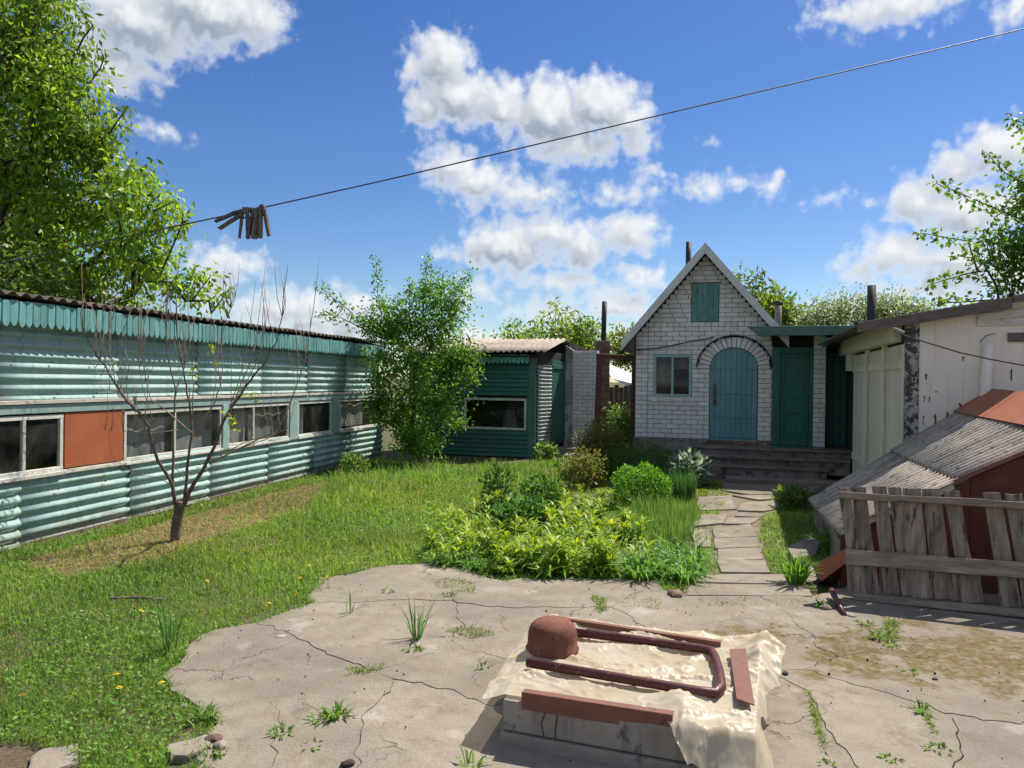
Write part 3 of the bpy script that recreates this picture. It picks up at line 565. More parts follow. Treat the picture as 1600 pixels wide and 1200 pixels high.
cloth(shed, 'curtain', 'film', sx_(196), sx_(272), 0.16, ZL, ZW, 0.012, 3); cloth(shed, 'curtain', 'film', sx_(282), sx_(343), 0.14, ZL, ZW, 0.01, 2)
cloth(shed, 'curtain', 'curtain', sx_(358), sx_(392), 0.12, ZL, ZW, 0.01, 2); cloth(shed, 'curtain', 'film', sx_(398), sx_(448), 0.13, ZL, ZW-.06, 0.012, 3)
cloth(shed, 'curtain', 'film', sx_(466), sx_(482), 0.12, ZL, ZW, 0.02, 2); cloth(shed, 'curtain', 'curtain', sx_(538), sx_(572), 0.1, ZL+.05, ZW-.1, 0.02, 2)
# odds and ends behind the near window
it = tag(empty('leaning_plank', S.at(sx_(45), 0.35, ZL-.3), S.ang), 'old holed plank leaning inside the near shed window', 'plank')
MB().bar((0, 0, 0), (0.55, 0.1, 0.75), 0.03, 0.11, (0, -1, 0)).build('board', 'grey_wood', it)
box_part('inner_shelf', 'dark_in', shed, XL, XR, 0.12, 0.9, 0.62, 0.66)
# scalloped fascia
scm = []
for wv_ in (0.082, 0.09, 0.097, 0.103):
    a = wv_/2; c = wv_*rnd.uniform(.36, .5); h = 0.275
    pts = [(-a, h), (-a, c*1.1), (-a+c*.45, c*.35), (-a*.25, 0), (a*.25, 0), (a-c*.45, c*.35), (a, c*1.1), (a, h)]
    scm.append((wv_, MB().prism(pts, 'y', -0.009, 0.009).mesh('fascia_board', 'scallop', bevel=0.0025)))
FY = -0.135; x = XL
ztop = S.px(0, 466, FY)[1]; ztop2 = S.px(500, 529, FY)[1]; x500 = S.px(500, 529, FY)[0]
while x < XR-0.1:
    wv_, me = scm[rnd.randrange(4)]; x += wv_/2
    zt = ztop+(ztop2-ztop)*(x/x500)
    obj('fascia_board', me, shed, (x, FY+rnd.uniform(-.004, .004), zt-0.275+rnd.uniform(-.008, .008)), (rnd.uniform(-.02, .02), rnd.uniform(-.012, .012), rnd.uniform(-.03, .03))); x += wv_/2+0.009
box_part('fascia_rail', 'dark_in', shed, XL, XR, FY+0.02, FY+0.05, 2.44, 2.68)  # dark rail paints shade into the gaps between the fascia boards
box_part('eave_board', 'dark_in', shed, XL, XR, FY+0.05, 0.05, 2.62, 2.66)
# roof sheets with their wavy edge
x = XL-0.1; k = 0; RY = FY-0.036; re0 = S.px(0, 458, RY)[1]; re1 = S.px(500, 523, RY)[1]
while x < XR+0.2:
    me = sheet_mesh('roof_sheet', 'asbestos_dark', 1.17, 1.75, 0.167, 0.022, 'z', 0.008, 10, 2)
    zt = re0+(re1-re0)*((x+.5)/x500)+0.012+0.010*(k % 2)
    obj('roof_sheet', me, shed, (x, RY+rnd.uniform(-.012, .012), zt), (R(-90+2.0), rnd.uniform(-.006, .006), 0))
    obj('roof_sheet', me, shed, (x, RY+1.55, zt+0.075), (R(-90+2.0), 0, 0)); x += 1.002+0.0; k += 1

# ------------------------------------------------------------------ dark green shed at the end of the lawn
GO = Py(838, 600, 18.6); G = Frame((GO.x, GO.y, 0), HA)
gsh = tag(empty('green_shed', G.o, G.ang), 'small dark green boarded shed with a low wide window behind the bush', 'shed')
gx = lambda px, py=650: G.px(px, py)[0]; gz = lambda px, py: G.px(px, py)[1]
GL = -3.3; wx0, wx1 = gx(726), gx(823); wz0, wz1 = gz(775, 671), gz(775, 622)
z = 0.03; bm_cache = {}
def lap(par, x0, x1, z0, h, mat='green_board'):
    key = round(x1-x0, 3)
    if key not in bm_cache:
        bm_cache[key] = MB().prism([(-0.048, 0), (-0.010, h+0.004), (0.006, h+0.004), (-0.022, 0)], 'x', 0, x1-x0).mesh('siding_board', mat)
    return obj('siding_board', bm_cache[key], par, (x0, rnd.uniform(-.002, .002), z0), (0, rnd.uniform(-.0025, .0025), 0))
while z < 2.34:
    zc = z+0.054
    if wz0-0.06 < zc < wz1+0.05:
        lap(gsh, GL, gx(706), z, 0.105); 
    else: lap(gsh, GL, -0.19, z, 0.105)
    z += 0.107
box_part('window_surround', 'green_post', gsh, gx(707), wx0, -0.03, 0.0, wz0-0.06, wz1+0.05, 0.004)
box_part('window_surround', 'green_post', gsh, wx1, -0.19, -0.03, 0.0, wz0-0.06, wz1+0.05, 0.004)
win(gsh, 'window', wx0, wx1, wz0, wz1, (), 0.055, (-0.05, 0.0), 'glass_clear')
box_part('corner_post', 'green_post', gsh, -0.19, 0.0, -0.05, 0.05, 0.0, 2.45, 0.006)
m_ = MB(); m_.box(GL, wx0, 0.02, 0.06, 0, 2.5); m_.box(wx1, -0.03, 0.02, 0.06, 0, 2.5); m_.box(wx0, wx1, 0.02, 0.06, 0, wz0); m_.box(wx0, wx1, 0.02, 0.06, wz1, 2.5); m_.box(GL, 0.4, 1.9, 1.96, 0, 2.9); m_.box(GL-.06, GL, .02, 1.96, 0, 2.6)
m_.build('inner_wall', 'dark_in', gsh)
j = tag(empty('stored_sack', G.at((wx0+wx1)/2+0.25, 0.45, 0)), 'pale sack stored behind the green shed window', 'sack')
m_ = MB()
for k in range(7):
    z_ = k/6; r_ = 0.24*math.sqrt(max(0.03, 1-(z_*1.05-.25)**2*1.2))
    m_.add([(math.cos(a*.785)*r_*(1+.1*math.sin(a*2+k)), math.sin(a*.785)*r_*.7, z_*1.15) for a in range(8)], [])
m_.add([], []); m_.f = [(k*8+a, k*8+(a+1) % 8, (k+1)*8+(a+1) % 8, (k+1)*8+a) for k in range(6) for a in range(8)]+[tuple(48+a for a in range(8))]; m_.m = [0]*len(m_.f)
m_.build('cloth', 'curtain', j, smooth=True)
x = GL
sc2 = MB().prism([(-.05, .22), (-.05, .045), (-.015, 0), (.015, 0), (.05, .045), (.05, .22)], 'y', -0.008, 0.008).mesh('fascia_board', 'scallop', bevel=0.002)
while x < -0.12:
    obj('fascia_board', sc2, gsh, (x, -0.16, 2.30+rnd.uniform(-.008, .008)), (rnd.uniform(-.02, .02), rnd.uniform(-.012, .012), 0)); x += 0.107
EZ = G.px(760, 549, -0.36)[1]; slope = math.atan2(0.42, 2.35)
x = GL-0.3; k = 0
while x < 0.1:
    Ls = min(1.0, 0.22-x); me = sheet_mesh('roof_sheet', 'asbestos', Ls+0.06, 2.4, 0.145, 0.024, 'z', 0.008, 10, 3)
    obj('roof_sheet', me, gsh, (x, -0.36+rnd.uniform(-.02, .02), EZ+0.009*(k % 2)), (R(-90)+slope, rnd.uniform(-.004, .004), 0))
    x += Ls; k += 1
box_part('eave_board', 'dark_in', gsh, GL, 0.05, -0.2, 0.05, 2.46, 2.5)
# its right-hand side: corrugated strip and leaning green door
SGA = R(64) - G.ang
side = empty('side_wall'); side.parent = gsh; side.location = (0.0, 0.03, 0); side.rotation_euler = (0, 0, SGA)
me = sheet_mesh('ribbed_sheet', 'sheet_white', 0.80, 2.25, 0.092, 0.020, 'x', 0.004, 8, 2); obj('ribbed_sheet', me, side, (0.03, -0.02, 0.03), (0.0, 0.0, -0.02))
box_part('torn_strip', 'sheet_white', side, 0.55, 0.9, -0.10, -0.09, 0.02, 0.3, rot=(0.2, 0.25, -.2))
for k in range(6):
    box_part('door_board', 'green_board', side, 0.87+k*0.152, 0.87+k*0.152+0.148, -0.03, 0.0, 0.28, 2.40, 0.004)
for zz in (0.5, 2.2): box_part('door_ledge', 'green_board', side, 0.88, 1.77, -0.055, -0.031, zz, zz+.1, 0.004)
box_part('wall_backing', 'dark_in', side, 0.0, 1.8, 0.02, 0.06, 0.0, 2.62)
# concrete column, white brick wall beside the gate
BO = Py(886, 600, 20.2); B = Frame((BO.x, BO.y, 0), HA)
bwall = tag(empty('brick_wall', B.o, B.ang), 'narrow white brick wall with a concrete end between green shed and gate', 'wall')
bx = lambda px, py=620: B.px(px, py)[0]; bz = lambda px, py: B.px(px, py)[1]
unitb = {}
def brick_mesh(L, H=0.088, Dp=0.04, mat='silicate'):
    key = (round(L, 2), H, Dp, mat)
    if key not in unitb: unitb[key] = MB().box(0, key[0], 0, Dp, 0, H).mesh('brick', mat, bevel=0.006)
    return unitb[key]
b0, b1 = bx(895), bx(931); bt = bz(910, 549); bb = 0.05
box_part('mortar_bed', 'mortar', bwall, b0+.002, b1-.002, 0.012, 0.24, bb, bt)
MB().prism([(bx(880, 690), 0.0), (b0, 0), (b0, bt+.02), (bx(884, 545), bt+.16)], 'y', 0.0, 0.3).build('concrete_end', 'concrete_wall', bwall)
MB().prism([(bx(884, 545)-.02, bt+.02), (b1-.2, bt+.02), (bx(884, 545)-.02, bt+.27)], 'y', 0.25, 0.3).build('gable_board', 'grey_wood', bwall)
z = bb; c = 0
while z < bt-0.06:
    x = b0; L0 = 0.25 if c % 2 == 0 else 0.12
    while x < b1-0.04:
        L = min(L0, b1-x); obj('brick', brick_mesh(L), bwall, (x, rnd.uniform(-.003, .003), z)); x += L+0.012; L0 = 0.25
    z += 0.098; c += 1
box_part('edge_strip', 'pale_strip', bwall, b1, b1+.03, -0.01, 0.24, bb, bt+.02)
st = tag(MB().prism([(0, 0), (.75, -.05), (.8, .5), (.05, .55)], 'z', 0, 0.22).build('threshold_block', 'slab', None, bevel=0.02, loc=Py(868, 700, 19.3)*Vector((1, 1, 0)) if False else (Py(868, 700, 19.2).x, 19.2, 0)), 'worn concrete block below the green shed side door', 'block')
st2 = tag(MB().prism([(0, 0), (.9, -.1), (1.0, .45), (.1, .5)], 'z', 0, 0.14).build('threshold_block', 'slab', None, bevel=0.02, loc=(Py(880, 700, 18.4).x, 18.3, 0)), 'pale slab lying in front of the narrow brick wall', 'slab')
# gate frame, brick pillar with stove pipe
gd = 17.6
def gp(px, py): return Py(px, py, gd)
gate = tag(empty('gate_frame', (gp(960, 600).x, gd, 0)), 'rusty brown steel gate frame between brick wall and house', 'gate')
o0 = Vector((gp(960, 600).x, gd, 0))
def gpl(px, py): return gp(px, py)-o0
MB().bar(Vector((gpl(931, 690).x, 0, 0)), gpl(937, 553), 0.13, 0.07, (0, 1, 0)).build('gate_post', 'rust_red', gate, bevel=0.006)
MB().bar(Vector((gpl(988, 690).x, 0, 0)), gpl(992, 560), 0.12, 0.07, (0, 1, 0)).build('gate_post', 'rust_red', gate, bevel=0.006)
MB().bar(gpl(932, 556), gpl(1000, 560), 0.075, 0.11, (0, 0, 1)).build('gate_beam', 'rust_red', gate, bevel=0.006)
pd = 21.5; pc = Py(943, 600, pd); pil = tag(empty('brick_pillar', (pc.x, pd, 0)), 'old red brick chimney pillar with a tall dark stove pipe behind the gate', 'chimney')
zt = Py(940, 531, pd).z; z = 0; c = 0
box_part('core', 'mortar', pil, -0.2, 0.16, 0.02, 0.36, 0, zt-.02)
while z < zt-0.06:
    for (a, b) in (((-0.21, 0.03), (0.04, 0.17)) if c % 2 else ((-0.21, -0.09), (-0.08, 0.17))): obj('brick', brick_mesh(b-a, 0.07, 0.38, 'red_brick'), pil, (a, rnd.uniform(-.012, .006), z))
    z += 0.08; c += 1
pp = Py(943, 470, pd).z
MB().tube([(0.0, 0.18, zt-.1), (0.02, 0.18, pp)], 0.072, 10).build('stove_pipe', 'pipe_dark', pil, smooth=True)
# ------------------------------------------------------------------ white brick house
HO = Py(992, 683, 16.5); H = Frame((HO.x, HO.y, 0), HA)
hx = lambda px, py, y=0.0: H.px(px, py, y)[0]
hz = lambda px, py, y=0.0: H.px(px, py, y)[1]
house = tag(empty('brick_house', H.o, H.ang), 'small white brick house with a steep gable, arched blue door and green side door', 'house')
ZB = hz(992, 682); HW = hx(1204, 690)
zE = hz(995, 515)
ax_, az_ = H.px(1102, 379, -0.3); lx, lz = H.px(971, 532, -0.3)
tanL = (az_-lz)/(ax_-lx); rx_ = ax_+(ax_-lx)*0.97; 
VW = 0.17                                               # verge board width measured vertically
def roof_under(x): return az_ - tanL*abs(x-ax_) - VW*1.25
wn = (hx(1021, 590), hx(1081, 590), hz(1050, 620), hz(1050, 554))
dr = (hx(1108, 640), hx(1184, 640)); dz0 = hz(1145, 687); dcx = (dr[0]+dr[1])/2; drad = (dr[1]-dr[0])/2; dtop = hz(1146, 543); dspr = dtop-drad*0.92; RY_ = 0.92
ht = (hx(1080, 470), hx(1124, 470), hz(1100, 503), hz(1100, 442))
def spans(z):
    L, Rr = 0.0, HW
    if z > zE:
        L = max(L, ax_-(az_-VW*1.25-z)/tanL); Rr = min(Rr, ax_+(az_-VW*1.25-z)/tanL)
    cuts = []
    if wn[2] < z < wn[3]: cuts.append((wn[0], wn[1]))
    if z < dspr: cuts.append((dr[0], dr[1]))
    elif z < dspr+(drad+0.235)*RY_: q = math.sqrt(max(0, 1-((z-dspr)/RY_/(drad+0.235))**2))*(drad+0.235); cuts.append((dcx-q, dcx+q))
    if ht[2] < z < ht[3]: cuts.append((ht[0], ht[1]))
    segs = [(L, Rr)]
    for a, b in cuts:
        segs = [s for (p, q) in segs for s in ((p, min(q, a)), (max(p, b), q)) if s[1]-s[0] > 0.03]
    return segs
wall = MB(); bricks = []; z = ZB; c = 0
PH = 0.098
while z < az_-0.2:
    for (a, b) in spans(z+0.044):
        if b-a < 0.05: continue
        wall.box(a, b, 0.013, 0.22, z, z+PH+0.0005)
        lead = (c % 2)*0.131
        soldier = abs(z-hz(1040, 512)) < PH/2                # a course of headers under the gable
        joints = [0.262]                                       # straight joint beside the left-hand pilaster
        xs = a; first = True
        while xs < b-0.03:
            if soldier: L = 0.12
            elif xs < 0.25: L = 0.25 if c % 2 else 0.12
            else: L = 0.25 if not first or c % 2 else 0.12
            if xs > 0.25: first = False
            if xs < 0.255: L = min(L, 0.252-xs) if 0.252-xs > 0.04 else L
            L = min(L, b-xs)
            if L > 0.03: bricks.append((xs, z, L))
            xs += L+0.011
    z += PH; c += 1
wl = wall.build('front_wall', 'mortar', house)
bricks.sort(key=lambda t: -t[2])
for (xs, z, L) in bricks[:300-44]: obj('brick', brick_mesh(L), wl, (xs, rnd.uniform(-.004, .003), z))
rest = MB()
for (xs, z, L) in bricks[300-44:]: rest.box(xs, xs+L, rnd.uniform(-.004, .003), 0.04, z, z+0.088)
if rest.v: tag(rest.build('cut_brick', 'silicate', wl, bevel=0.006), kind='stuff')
# arch ring of bricks on edge
NA = 19
for k in range(NA):
    t0 = math.pi*(k+0.06)/NA; t1 = math.pi*(k+0.94)/NA; r0, r1 = drad+0.004, drad+0.23
    P_ = [(dcx+math.cos(t)*r, dspr+math.sin(t)*r*RY_) for t, r in ((t0, r0), (t0, r1), (t1, r1), (t1, r0))]
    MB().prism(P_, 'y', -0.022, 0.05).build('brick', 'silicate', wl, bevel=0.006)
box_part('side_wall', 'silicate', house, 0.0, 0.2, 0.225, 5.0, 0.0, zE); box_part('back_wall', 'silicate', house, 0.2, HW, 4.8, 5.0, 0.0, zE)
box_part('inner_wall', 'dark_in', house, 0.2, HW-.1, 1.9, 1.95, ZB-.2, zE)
MB().prism([(0.0, zE-.02), (2*ax_, zE-.02), (ax_, az_-VW*1.3)], 'y', 0.23, 0.27).build('loft_backing', 'dark_in', house)  # dark backing added to block light leaks behind hatch and arch
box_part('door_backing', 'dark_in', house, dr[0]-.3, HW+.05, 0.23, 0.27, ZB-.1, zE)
m_ = MB(); m_.box(-0.03, dr[0]-.02, -0.03, 0.2, 0.0, ZB-0.004); m_.box(dr[0]-.02, HW+.9, -0.05, 0.2, 0, ZB-0.09); m_.build('plinth', 'plinth', house, bevel=0.01)
x = dr[0]-0.02
while x < HW:
    obj('plinth_brick', brick_mesh(0.24, 0.075, 0.1, 'red_brick'), house, (x, -0.06, ZB-0.088)); x += 0.25
box_part('threshold', 'blue_door', house, dr[0], dr[1], -0.05, 0.02, ZB-0.055, dz0+.01)
# window
ww = win(house, 'window', wn[0]+.005, wn[1]-.005, wn[2]+.005, wn[3]-.005, ((wn[0]+wn[1])/2,), 0.055, (-0.02, 0.05), 'glass_clear', fmat='lintel')
for k, L in enumerate((.12, .12, .12, .12, .12, .12, .12)): obj('sill_brick', brick_mesh(0.12, 0.088, 0.06), house, (wn[0]-.03+k*0.131, -0.025, wn[2]-0.1))
cloth(house, 'curtain', 'film', wn[0]+.06, (wn[0]+wn[1])/2-.02, 0.12, wn[2]+.28, wn[3]-.05, 0.01, 3); cloth(house, 'curtain', 'curtain', (wn[0]+wn[1])/2+.03, wn[1]-.06, 0.12, wn[3]-.3, wn[3]-.05, 0.008, 3)
# arched door of vertical boards
door = empty('arched_door'); door.parent = house
def arch_z(x): return dspr+math.sqrt(max(0, 1-((x-dcx)/drad)**2))*drad*RY_
nb_ = 9; bw = (dr[1]-dr[0]-.02)/nb_
for k in range(nb_):
    a = dr[0]+.01+k*bw; b = a+bw-.004; top = [(a+(b-a)*t/4, arch_z(min(max(a+(b-a)*t/4, dr[0]+.012), dr[1]-.012))-.012) for t in range(4, -1, -1)]
    MB().prism([(a, dz0), (b, dz0)]+top, 'y', 0.0+rnd.uniform(-.002, .002), 0.03).build('door_board', 'blue_door', door, bevel=0.003)
for py in (575, 614.5, 651, 682):
    zz = hz(1146, py); box_part('door_rail', 'blue_door', door, dr[0]+.012, dr[1]-.012, -0.016, -0.004, zz-.022, zz+.022, 0.003)
hs_ = box_part('hasp', 'hardware', door, hx(1114, 610), hx(1119, 610), -0.03, -0.005, hz(1116, 623), hz(1116, 599), 0.003)
box_part('padlock', 'hardware', door, hx(1113.5, 628), hx(1119.5, 628), -0.045, -0.017, hz(1116, 633), hz(1116, 624.5), 0.006)
# loft hatch
hat = empty('loft_hatch'); hat.parent = house
for k in range(5):
    bw = (ht[1]-ht[0]-.02)/5; a = ht[0]+.01+k*bw; MB().prism([(a, ht[2]+.01), (a+bw-.003, ht[2]+.01), (a+bw-.003+(k == 4)*.0, ht[3]-.01), (a, ht[3]-.01)], 'y', -0.01, 0.02).build('hatch_board', 'hatch', hat, bevel=0.003)
box_part('hatch_latch', 'hardware', hat, ht[0]+.03, ht[0]+.13, -0.02, -0.011, (ht[2]+ht[3])/2-.02, (ht[2]+ht[3])/2-.005)
box_part('hatch_lintel', 'hardware', hat, ht[0]-.05, ht[1]+.05, -0.015, 0.02, ht[3]-.008, ht[3]+.012)
# roof
roof = empty('roof'); roof.parent = house
def slopepart(name, mat, sgn, x_foot, y0, y1, dz0_, dz1_, cut=0.0):
    z_f = az_-tanL*abs(x_foot-ax_); 
    pts = [(ax_, az_-dz0_), (ax_, az_-dz1_), (x_foot, z_f-dz1_), (x_foot, z_f-dz0_)]
    return MB().prism(pts, 'y', y0, y1).build(name, mat, roof)
for s_, xf in ((-1, lx), (1, rx_)):
    slopepart('verge_board', 'verge', s_, xf, -0.32, -0.29, 0.0, VW*1.28)
    slopepart('roof_panel', 'roof_metal', s_, xf, -0.288, 5.3, 0.015, 0.06)
    slopepart('soffit', 'soffit', s_, xf, -0.286, 5.2, 0.065, VW*1.15)
MB().prism([(lx+.02, lz-.2), (0.0, lz-.28), (0.0, zE+.05), (lx+.02, lz-.12)], 'y', -0.285, 5.0).build('eave_soffit', 'soffit', roof)
pz = H.px(1076, 378, 2.6); MB().tube([(pz[0], 2.6, pz[1]-1.3), (pz[0], 2.6, pz[1])], 0.065, 10).build('flue_pipe', 'pipe_dark', roof, smooth=True)
q = H.px(1216, 470, 3.4); m_ = MB(); m_.tube([(q[0], 3.4, q[1]-1.4), (q[0], 3.4, q[1])], 0.085, 10); m_.build('chimney_pot', 'pipe_grey', roof, smooth=True)
MB().tube([(q[0], 3.4, q[1]-.12), (q[0], 3.4, q[1]-.02)], 0.11, 10).build('chimney_collar', 'pipe_dark', roof, smooth=True)
# annex with green panelled door, pier, dark passage
ann = empty('annex'); ann.parent = house
f0, f1 = hx(1207, 620), hx(1270, 620); dA, dB = hx(1219, 620), hx(1264, 620); zA, zB_ = hz(1240, 697), hz(1240, 552)
box_part('door_post', 'green_door', ann, f0, dA, -0.04, 0.06, zA, zB_+.12, 0.005); box_part('door_post', 'green_door', ann, dB, f1, -0.03, 0.06, zA, zB_+.12, 0.005)
box_part('door_head', 'green_door', ann, dA, dB, -0.03, 0.06, zB_, zB_+.12, 0.005); box_part('door_sill', 'green_door', ann, f0, f1, -0.07, 0.06, zA-.05, zA-.002, 0.005)
sd_ = empty('side_door'); sd_.parent = house
zs = [zA+.01, hz(1240, 680), hz(1240, 645), hz(1240, 636), hz(1240, 621), hz(1240, 612), hz(1240, 558), zB_-.004]
xa, xb, xc, xd = dA+.006, hx(1225, 620), hx(1260, 620), dB-.006
box_part('door_stile', 'green_door', sd_, xa, xb, 0.0, 0.045, zs[0], zs[7], 0.004); box_part('door_stile', 'green_door', sd_, xc, xd, 0.0, 0.045, zs[0], zs[7], 0.004)
for a, b in ((0, 1), (2, 3), (4, 5), (6, 7)): box_part('door_rail', 'green_door', sd_, xb, xc, 0.001, 0.044, zs[a], zs[b], 0.004)
for a, b in ((1, 2), (3, 4), (5, 6)):
    box_part('door_panel', 'green_door', sd_, xb, xc, 0.022, 0.035, zs[a], zs[b])
    box_part('door_panel', 'green_door', sd_, xb+.035, xc-.035, 0.010, 0.0215, zs[a]+.03, zs[b]-.03, 0.006)
box_part('hinge', 'hardware', sd_, xa-.02, xa+.02, -0.01, -0.001, hz(1212, 580), hz(1212, 573)); box_part('hinge', 'hardware', sd_, xa-.02, xa+.02, -0.01, -0.001, hz(1212, 665), hz(1212, 658))
box_part('door_latch', 'hardware', sd_, xc+.01, xd-.005, -0.015, -0.001, hz(1262, 636), hz(1262, 628))
box_part('reveal_strip', 'concrete_wall', ann, HW+.003, f0-.003, -0.015, 0.1, ZB-.05, hz(1205, 540))
p0, p1 = hx(1270, 620)+.006, hx(1290, 620)
z = hz(1280, 698); c = 0; pm = MB().box(p0+.003, p1-.003, 0.0, 0.25, 0.3, 2.95); pw = pm.build('pier', 'mortar', ann)
while z < 2.85:
    x = p0; L0 = 0.25 if c % 2 == 0 else 0.12
    while x < p1-0.03:
        L = min(L0, p1-x); obj('brick', brick_mesh(L, 0.088, 0.05), pw, (x, -0.014+rnd.uniform(-.004, .004), z)); x += L+.01; L0 = 0.25
    z += PH; c += 1
pe = hx(1345, 620)
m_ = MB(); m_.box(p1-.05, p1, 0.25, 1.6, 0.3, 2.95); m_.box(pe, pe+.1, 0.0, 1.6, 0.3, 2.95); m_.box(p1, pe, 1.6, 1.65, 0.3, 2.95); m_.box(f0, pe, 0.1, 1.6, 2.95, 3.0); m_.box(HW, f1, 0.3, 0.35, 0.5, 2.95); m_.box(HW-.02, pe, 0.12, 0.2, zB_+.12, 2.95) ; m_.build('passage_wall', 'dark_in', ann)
for k in range(4): box_part('passage_door_board', 'green_door', ann, p1+.06+k*.14, p1+.06+k*.14+.136, 0.55, 0.58, hz(1300, 700), 2.55, 0.004)
box_part('passage_frame', 'green_door', ann, p1+.002, p1+.06, 0.50, 0.6, hz(1300, 700), 2.6, 0.004)
# green canopy over the doors
can = empty('canopy'); can.parent = house
cz = hz(1230, 514, -0.75); c0, c1 = hx(1187, 520, -0.75), hx(1312, 520, -0.75)
MB().prism([(-0.75, cz-.0), (-0.75, cz+.05), (0.9, cz+.16), (0.9, cz+.11)], 'x', c0-.02, c1+.4).build('canopy_sheet', 'fascia_green', can)
MB().prism([(c0-.02, cz-.13), (c1+.3, cz-.13), (c1+.3, cz+.055), (c0-.25, cz+.055)], 'y', -0.79, -0.755).build('canopy_fascia', 'fascia_green', can, bevel=0.004)
MB().prism([(-0.75, cz-.12), (-0.75, cz-.005), (0.0, cz+.05), (0.0, cz-.05)], 'x', c0-.01, c0+.02).build('canopy_side', 'soffit', can)
MB().prism([(hx(1279, 530, -.8), hz(1279, 527, -.8)), (hx(1285, 545, -.8), hz(1285, 545, -.8)), (hx(1310, 530, -.8), hz(1310, 528, -.8))], 'y', -0.83, -0.80).build('gutter_piece', 'fascia_green', can)
for k in range(4): box_part('canopy_rafter', 'soffit', can, c0+.3+k*.55, c0+.36+k*.55, -0.75, 0.1, cz-.12, cz-.02)
# cable and light garland over the arch
gar = tag(empty('light_garland', H.at(dcx, -0.03, dspr)), 'dark cable with a garland of small bulbs around the door arch', 'garland')
pts = [H.at(*(lambda t: (dcx+math.cos(t)*(drad+.27), -0.04, dspr+math.sin(t)*(drad+.27)*RY_))(math.pi*(0.03+0.94*k/30))) for k in range(31)]
o_ = H.at(dcx, -0.03, dspr)
MB().tube([p-o_ for p in pts], 0.012, 5).build('cord', 'garland', gar)
for p in pts[::1]:
    q_ = p-o_+Vector((rnd.uniform(-.01, .01), -.02, rnd.uniform(-.015, .015))); MB().tube([q_, q_+Vector((0, -.02, -.035))], [0.02, 0.012], 5).build('bulb', 'garland', gar)
cw = [H.at(hx(px, py, -.03), -0.03, hz(px, py, -.03)) for px, py in ((996, 546), (1020, 545), (1050, 540), (1080, 533), (1100, 530), (1115, 527))]
tag(MB().tube([p-cw[0] for p in cw], 0.012, 5).build('cable', 'garland', None, loc=cw[0]), 'dark cable sagging across the white brick front towards the arch', 'cable')
cw = [Py(955, 548, 22), Py(998, 546, 16.6)]
tag(MB().tube([p-cw[0] for p in cw], 0.012, 5).build('cable', 'garland', None, loc=cw[0]), 'thin cable above the gate running to the house corner', 'cable')
# steps
steps = tag(empty('steps', H.at(hx(1100, 700), 0, 0), HA), 'dark worn steps below the house doors', 'steps')
s0 = hx(1100, 700); X0 = -0.25; X1 = hx(1338, 700)-s0
for (z1_, y0_, th, xa_, xb_) in ((0.60, -0.42, 0.10, X0+.1, X1), (0.45, -0.80, 0.09, X0, X1-.1), (0.30, -1.15, 0.07, X0+.05, X1-.55)):
    for k in range(2):
        yy = y0_+k*0.2; box_part('tread_board', 'step', steps, xa_+rnd.uniform(-.05, .05), xb_+rnd.uniform(-.1, .0), yy, yy+.195, z1_-.05+rnd.uniform(-.006, .006), z1_, 0.008)
    box_part('riser', 'plinth', steps, xa_+.05, xb_-.1, y0_+.05, y0_+.43, max(0.0, z1_-.3), z1_-.055)
box_part('bottom_slab', 'slab', steps, hx(1136, 745)-s0, X1-.35, -1.62, -1.18, 0.0, 0.115, 0.015)
box_part('landing', 'plinth', steps, X0, X1+.4, -0.05, 0.6, 0.0, 0.60)

# ------------------------------------------------------------------ cream shed on the right
d2 = 16.0; wdir = Vector((math.sin(-HA), math.cos(HA), 0)); udir = Vector((math.cos(HA), math.sin(HA), 0))
far = Py(1331, 700, d2); far.z = 0
A_ = far.copy()
def solve_t(px):  # slide from far end towards the viewer until the pixel column is reached
    t = 0.0
    while t < 12:
        p = far-wdir*t
        d = p-CAM; xx = d.dot(_r); yy = d.dot(_f)
        if 800+FPX*xx/yy >= px: return t
        t += 0.01
    return t
T1 = solve_t(1432); cor = far-wdir*T1                       # near corner of the shed
WF = Frame(cor, HA); SF = Frame(cor, HA+R(90))               # front wall; SF: x runs away along the door side, y... to the left
csh = tag(empty('cream_shed', cor, HA), 'cream plastered shed with tall plank doors on its path side, right edge', 'shed')
zc1 = WF.px(1432, 497)[1]; zc2 = WF.px(1600, 470)[1]; xw2 = WF.px(1600, 470)[0]; sl = (zc2-zc1)/xw2
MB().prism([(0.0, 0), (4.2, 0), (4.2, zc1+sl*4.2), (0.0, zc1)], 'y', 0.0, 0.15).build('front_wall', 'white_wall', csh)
box_part('back_wall', 'white_wall', csh, 0, 4.2, T1-.15, T1, 0, zc1); box_part('far_side_wall', 'white_wall', csh, 4.05, 4.2, 0.15, T1-.15, 0, zc1+sl*4)
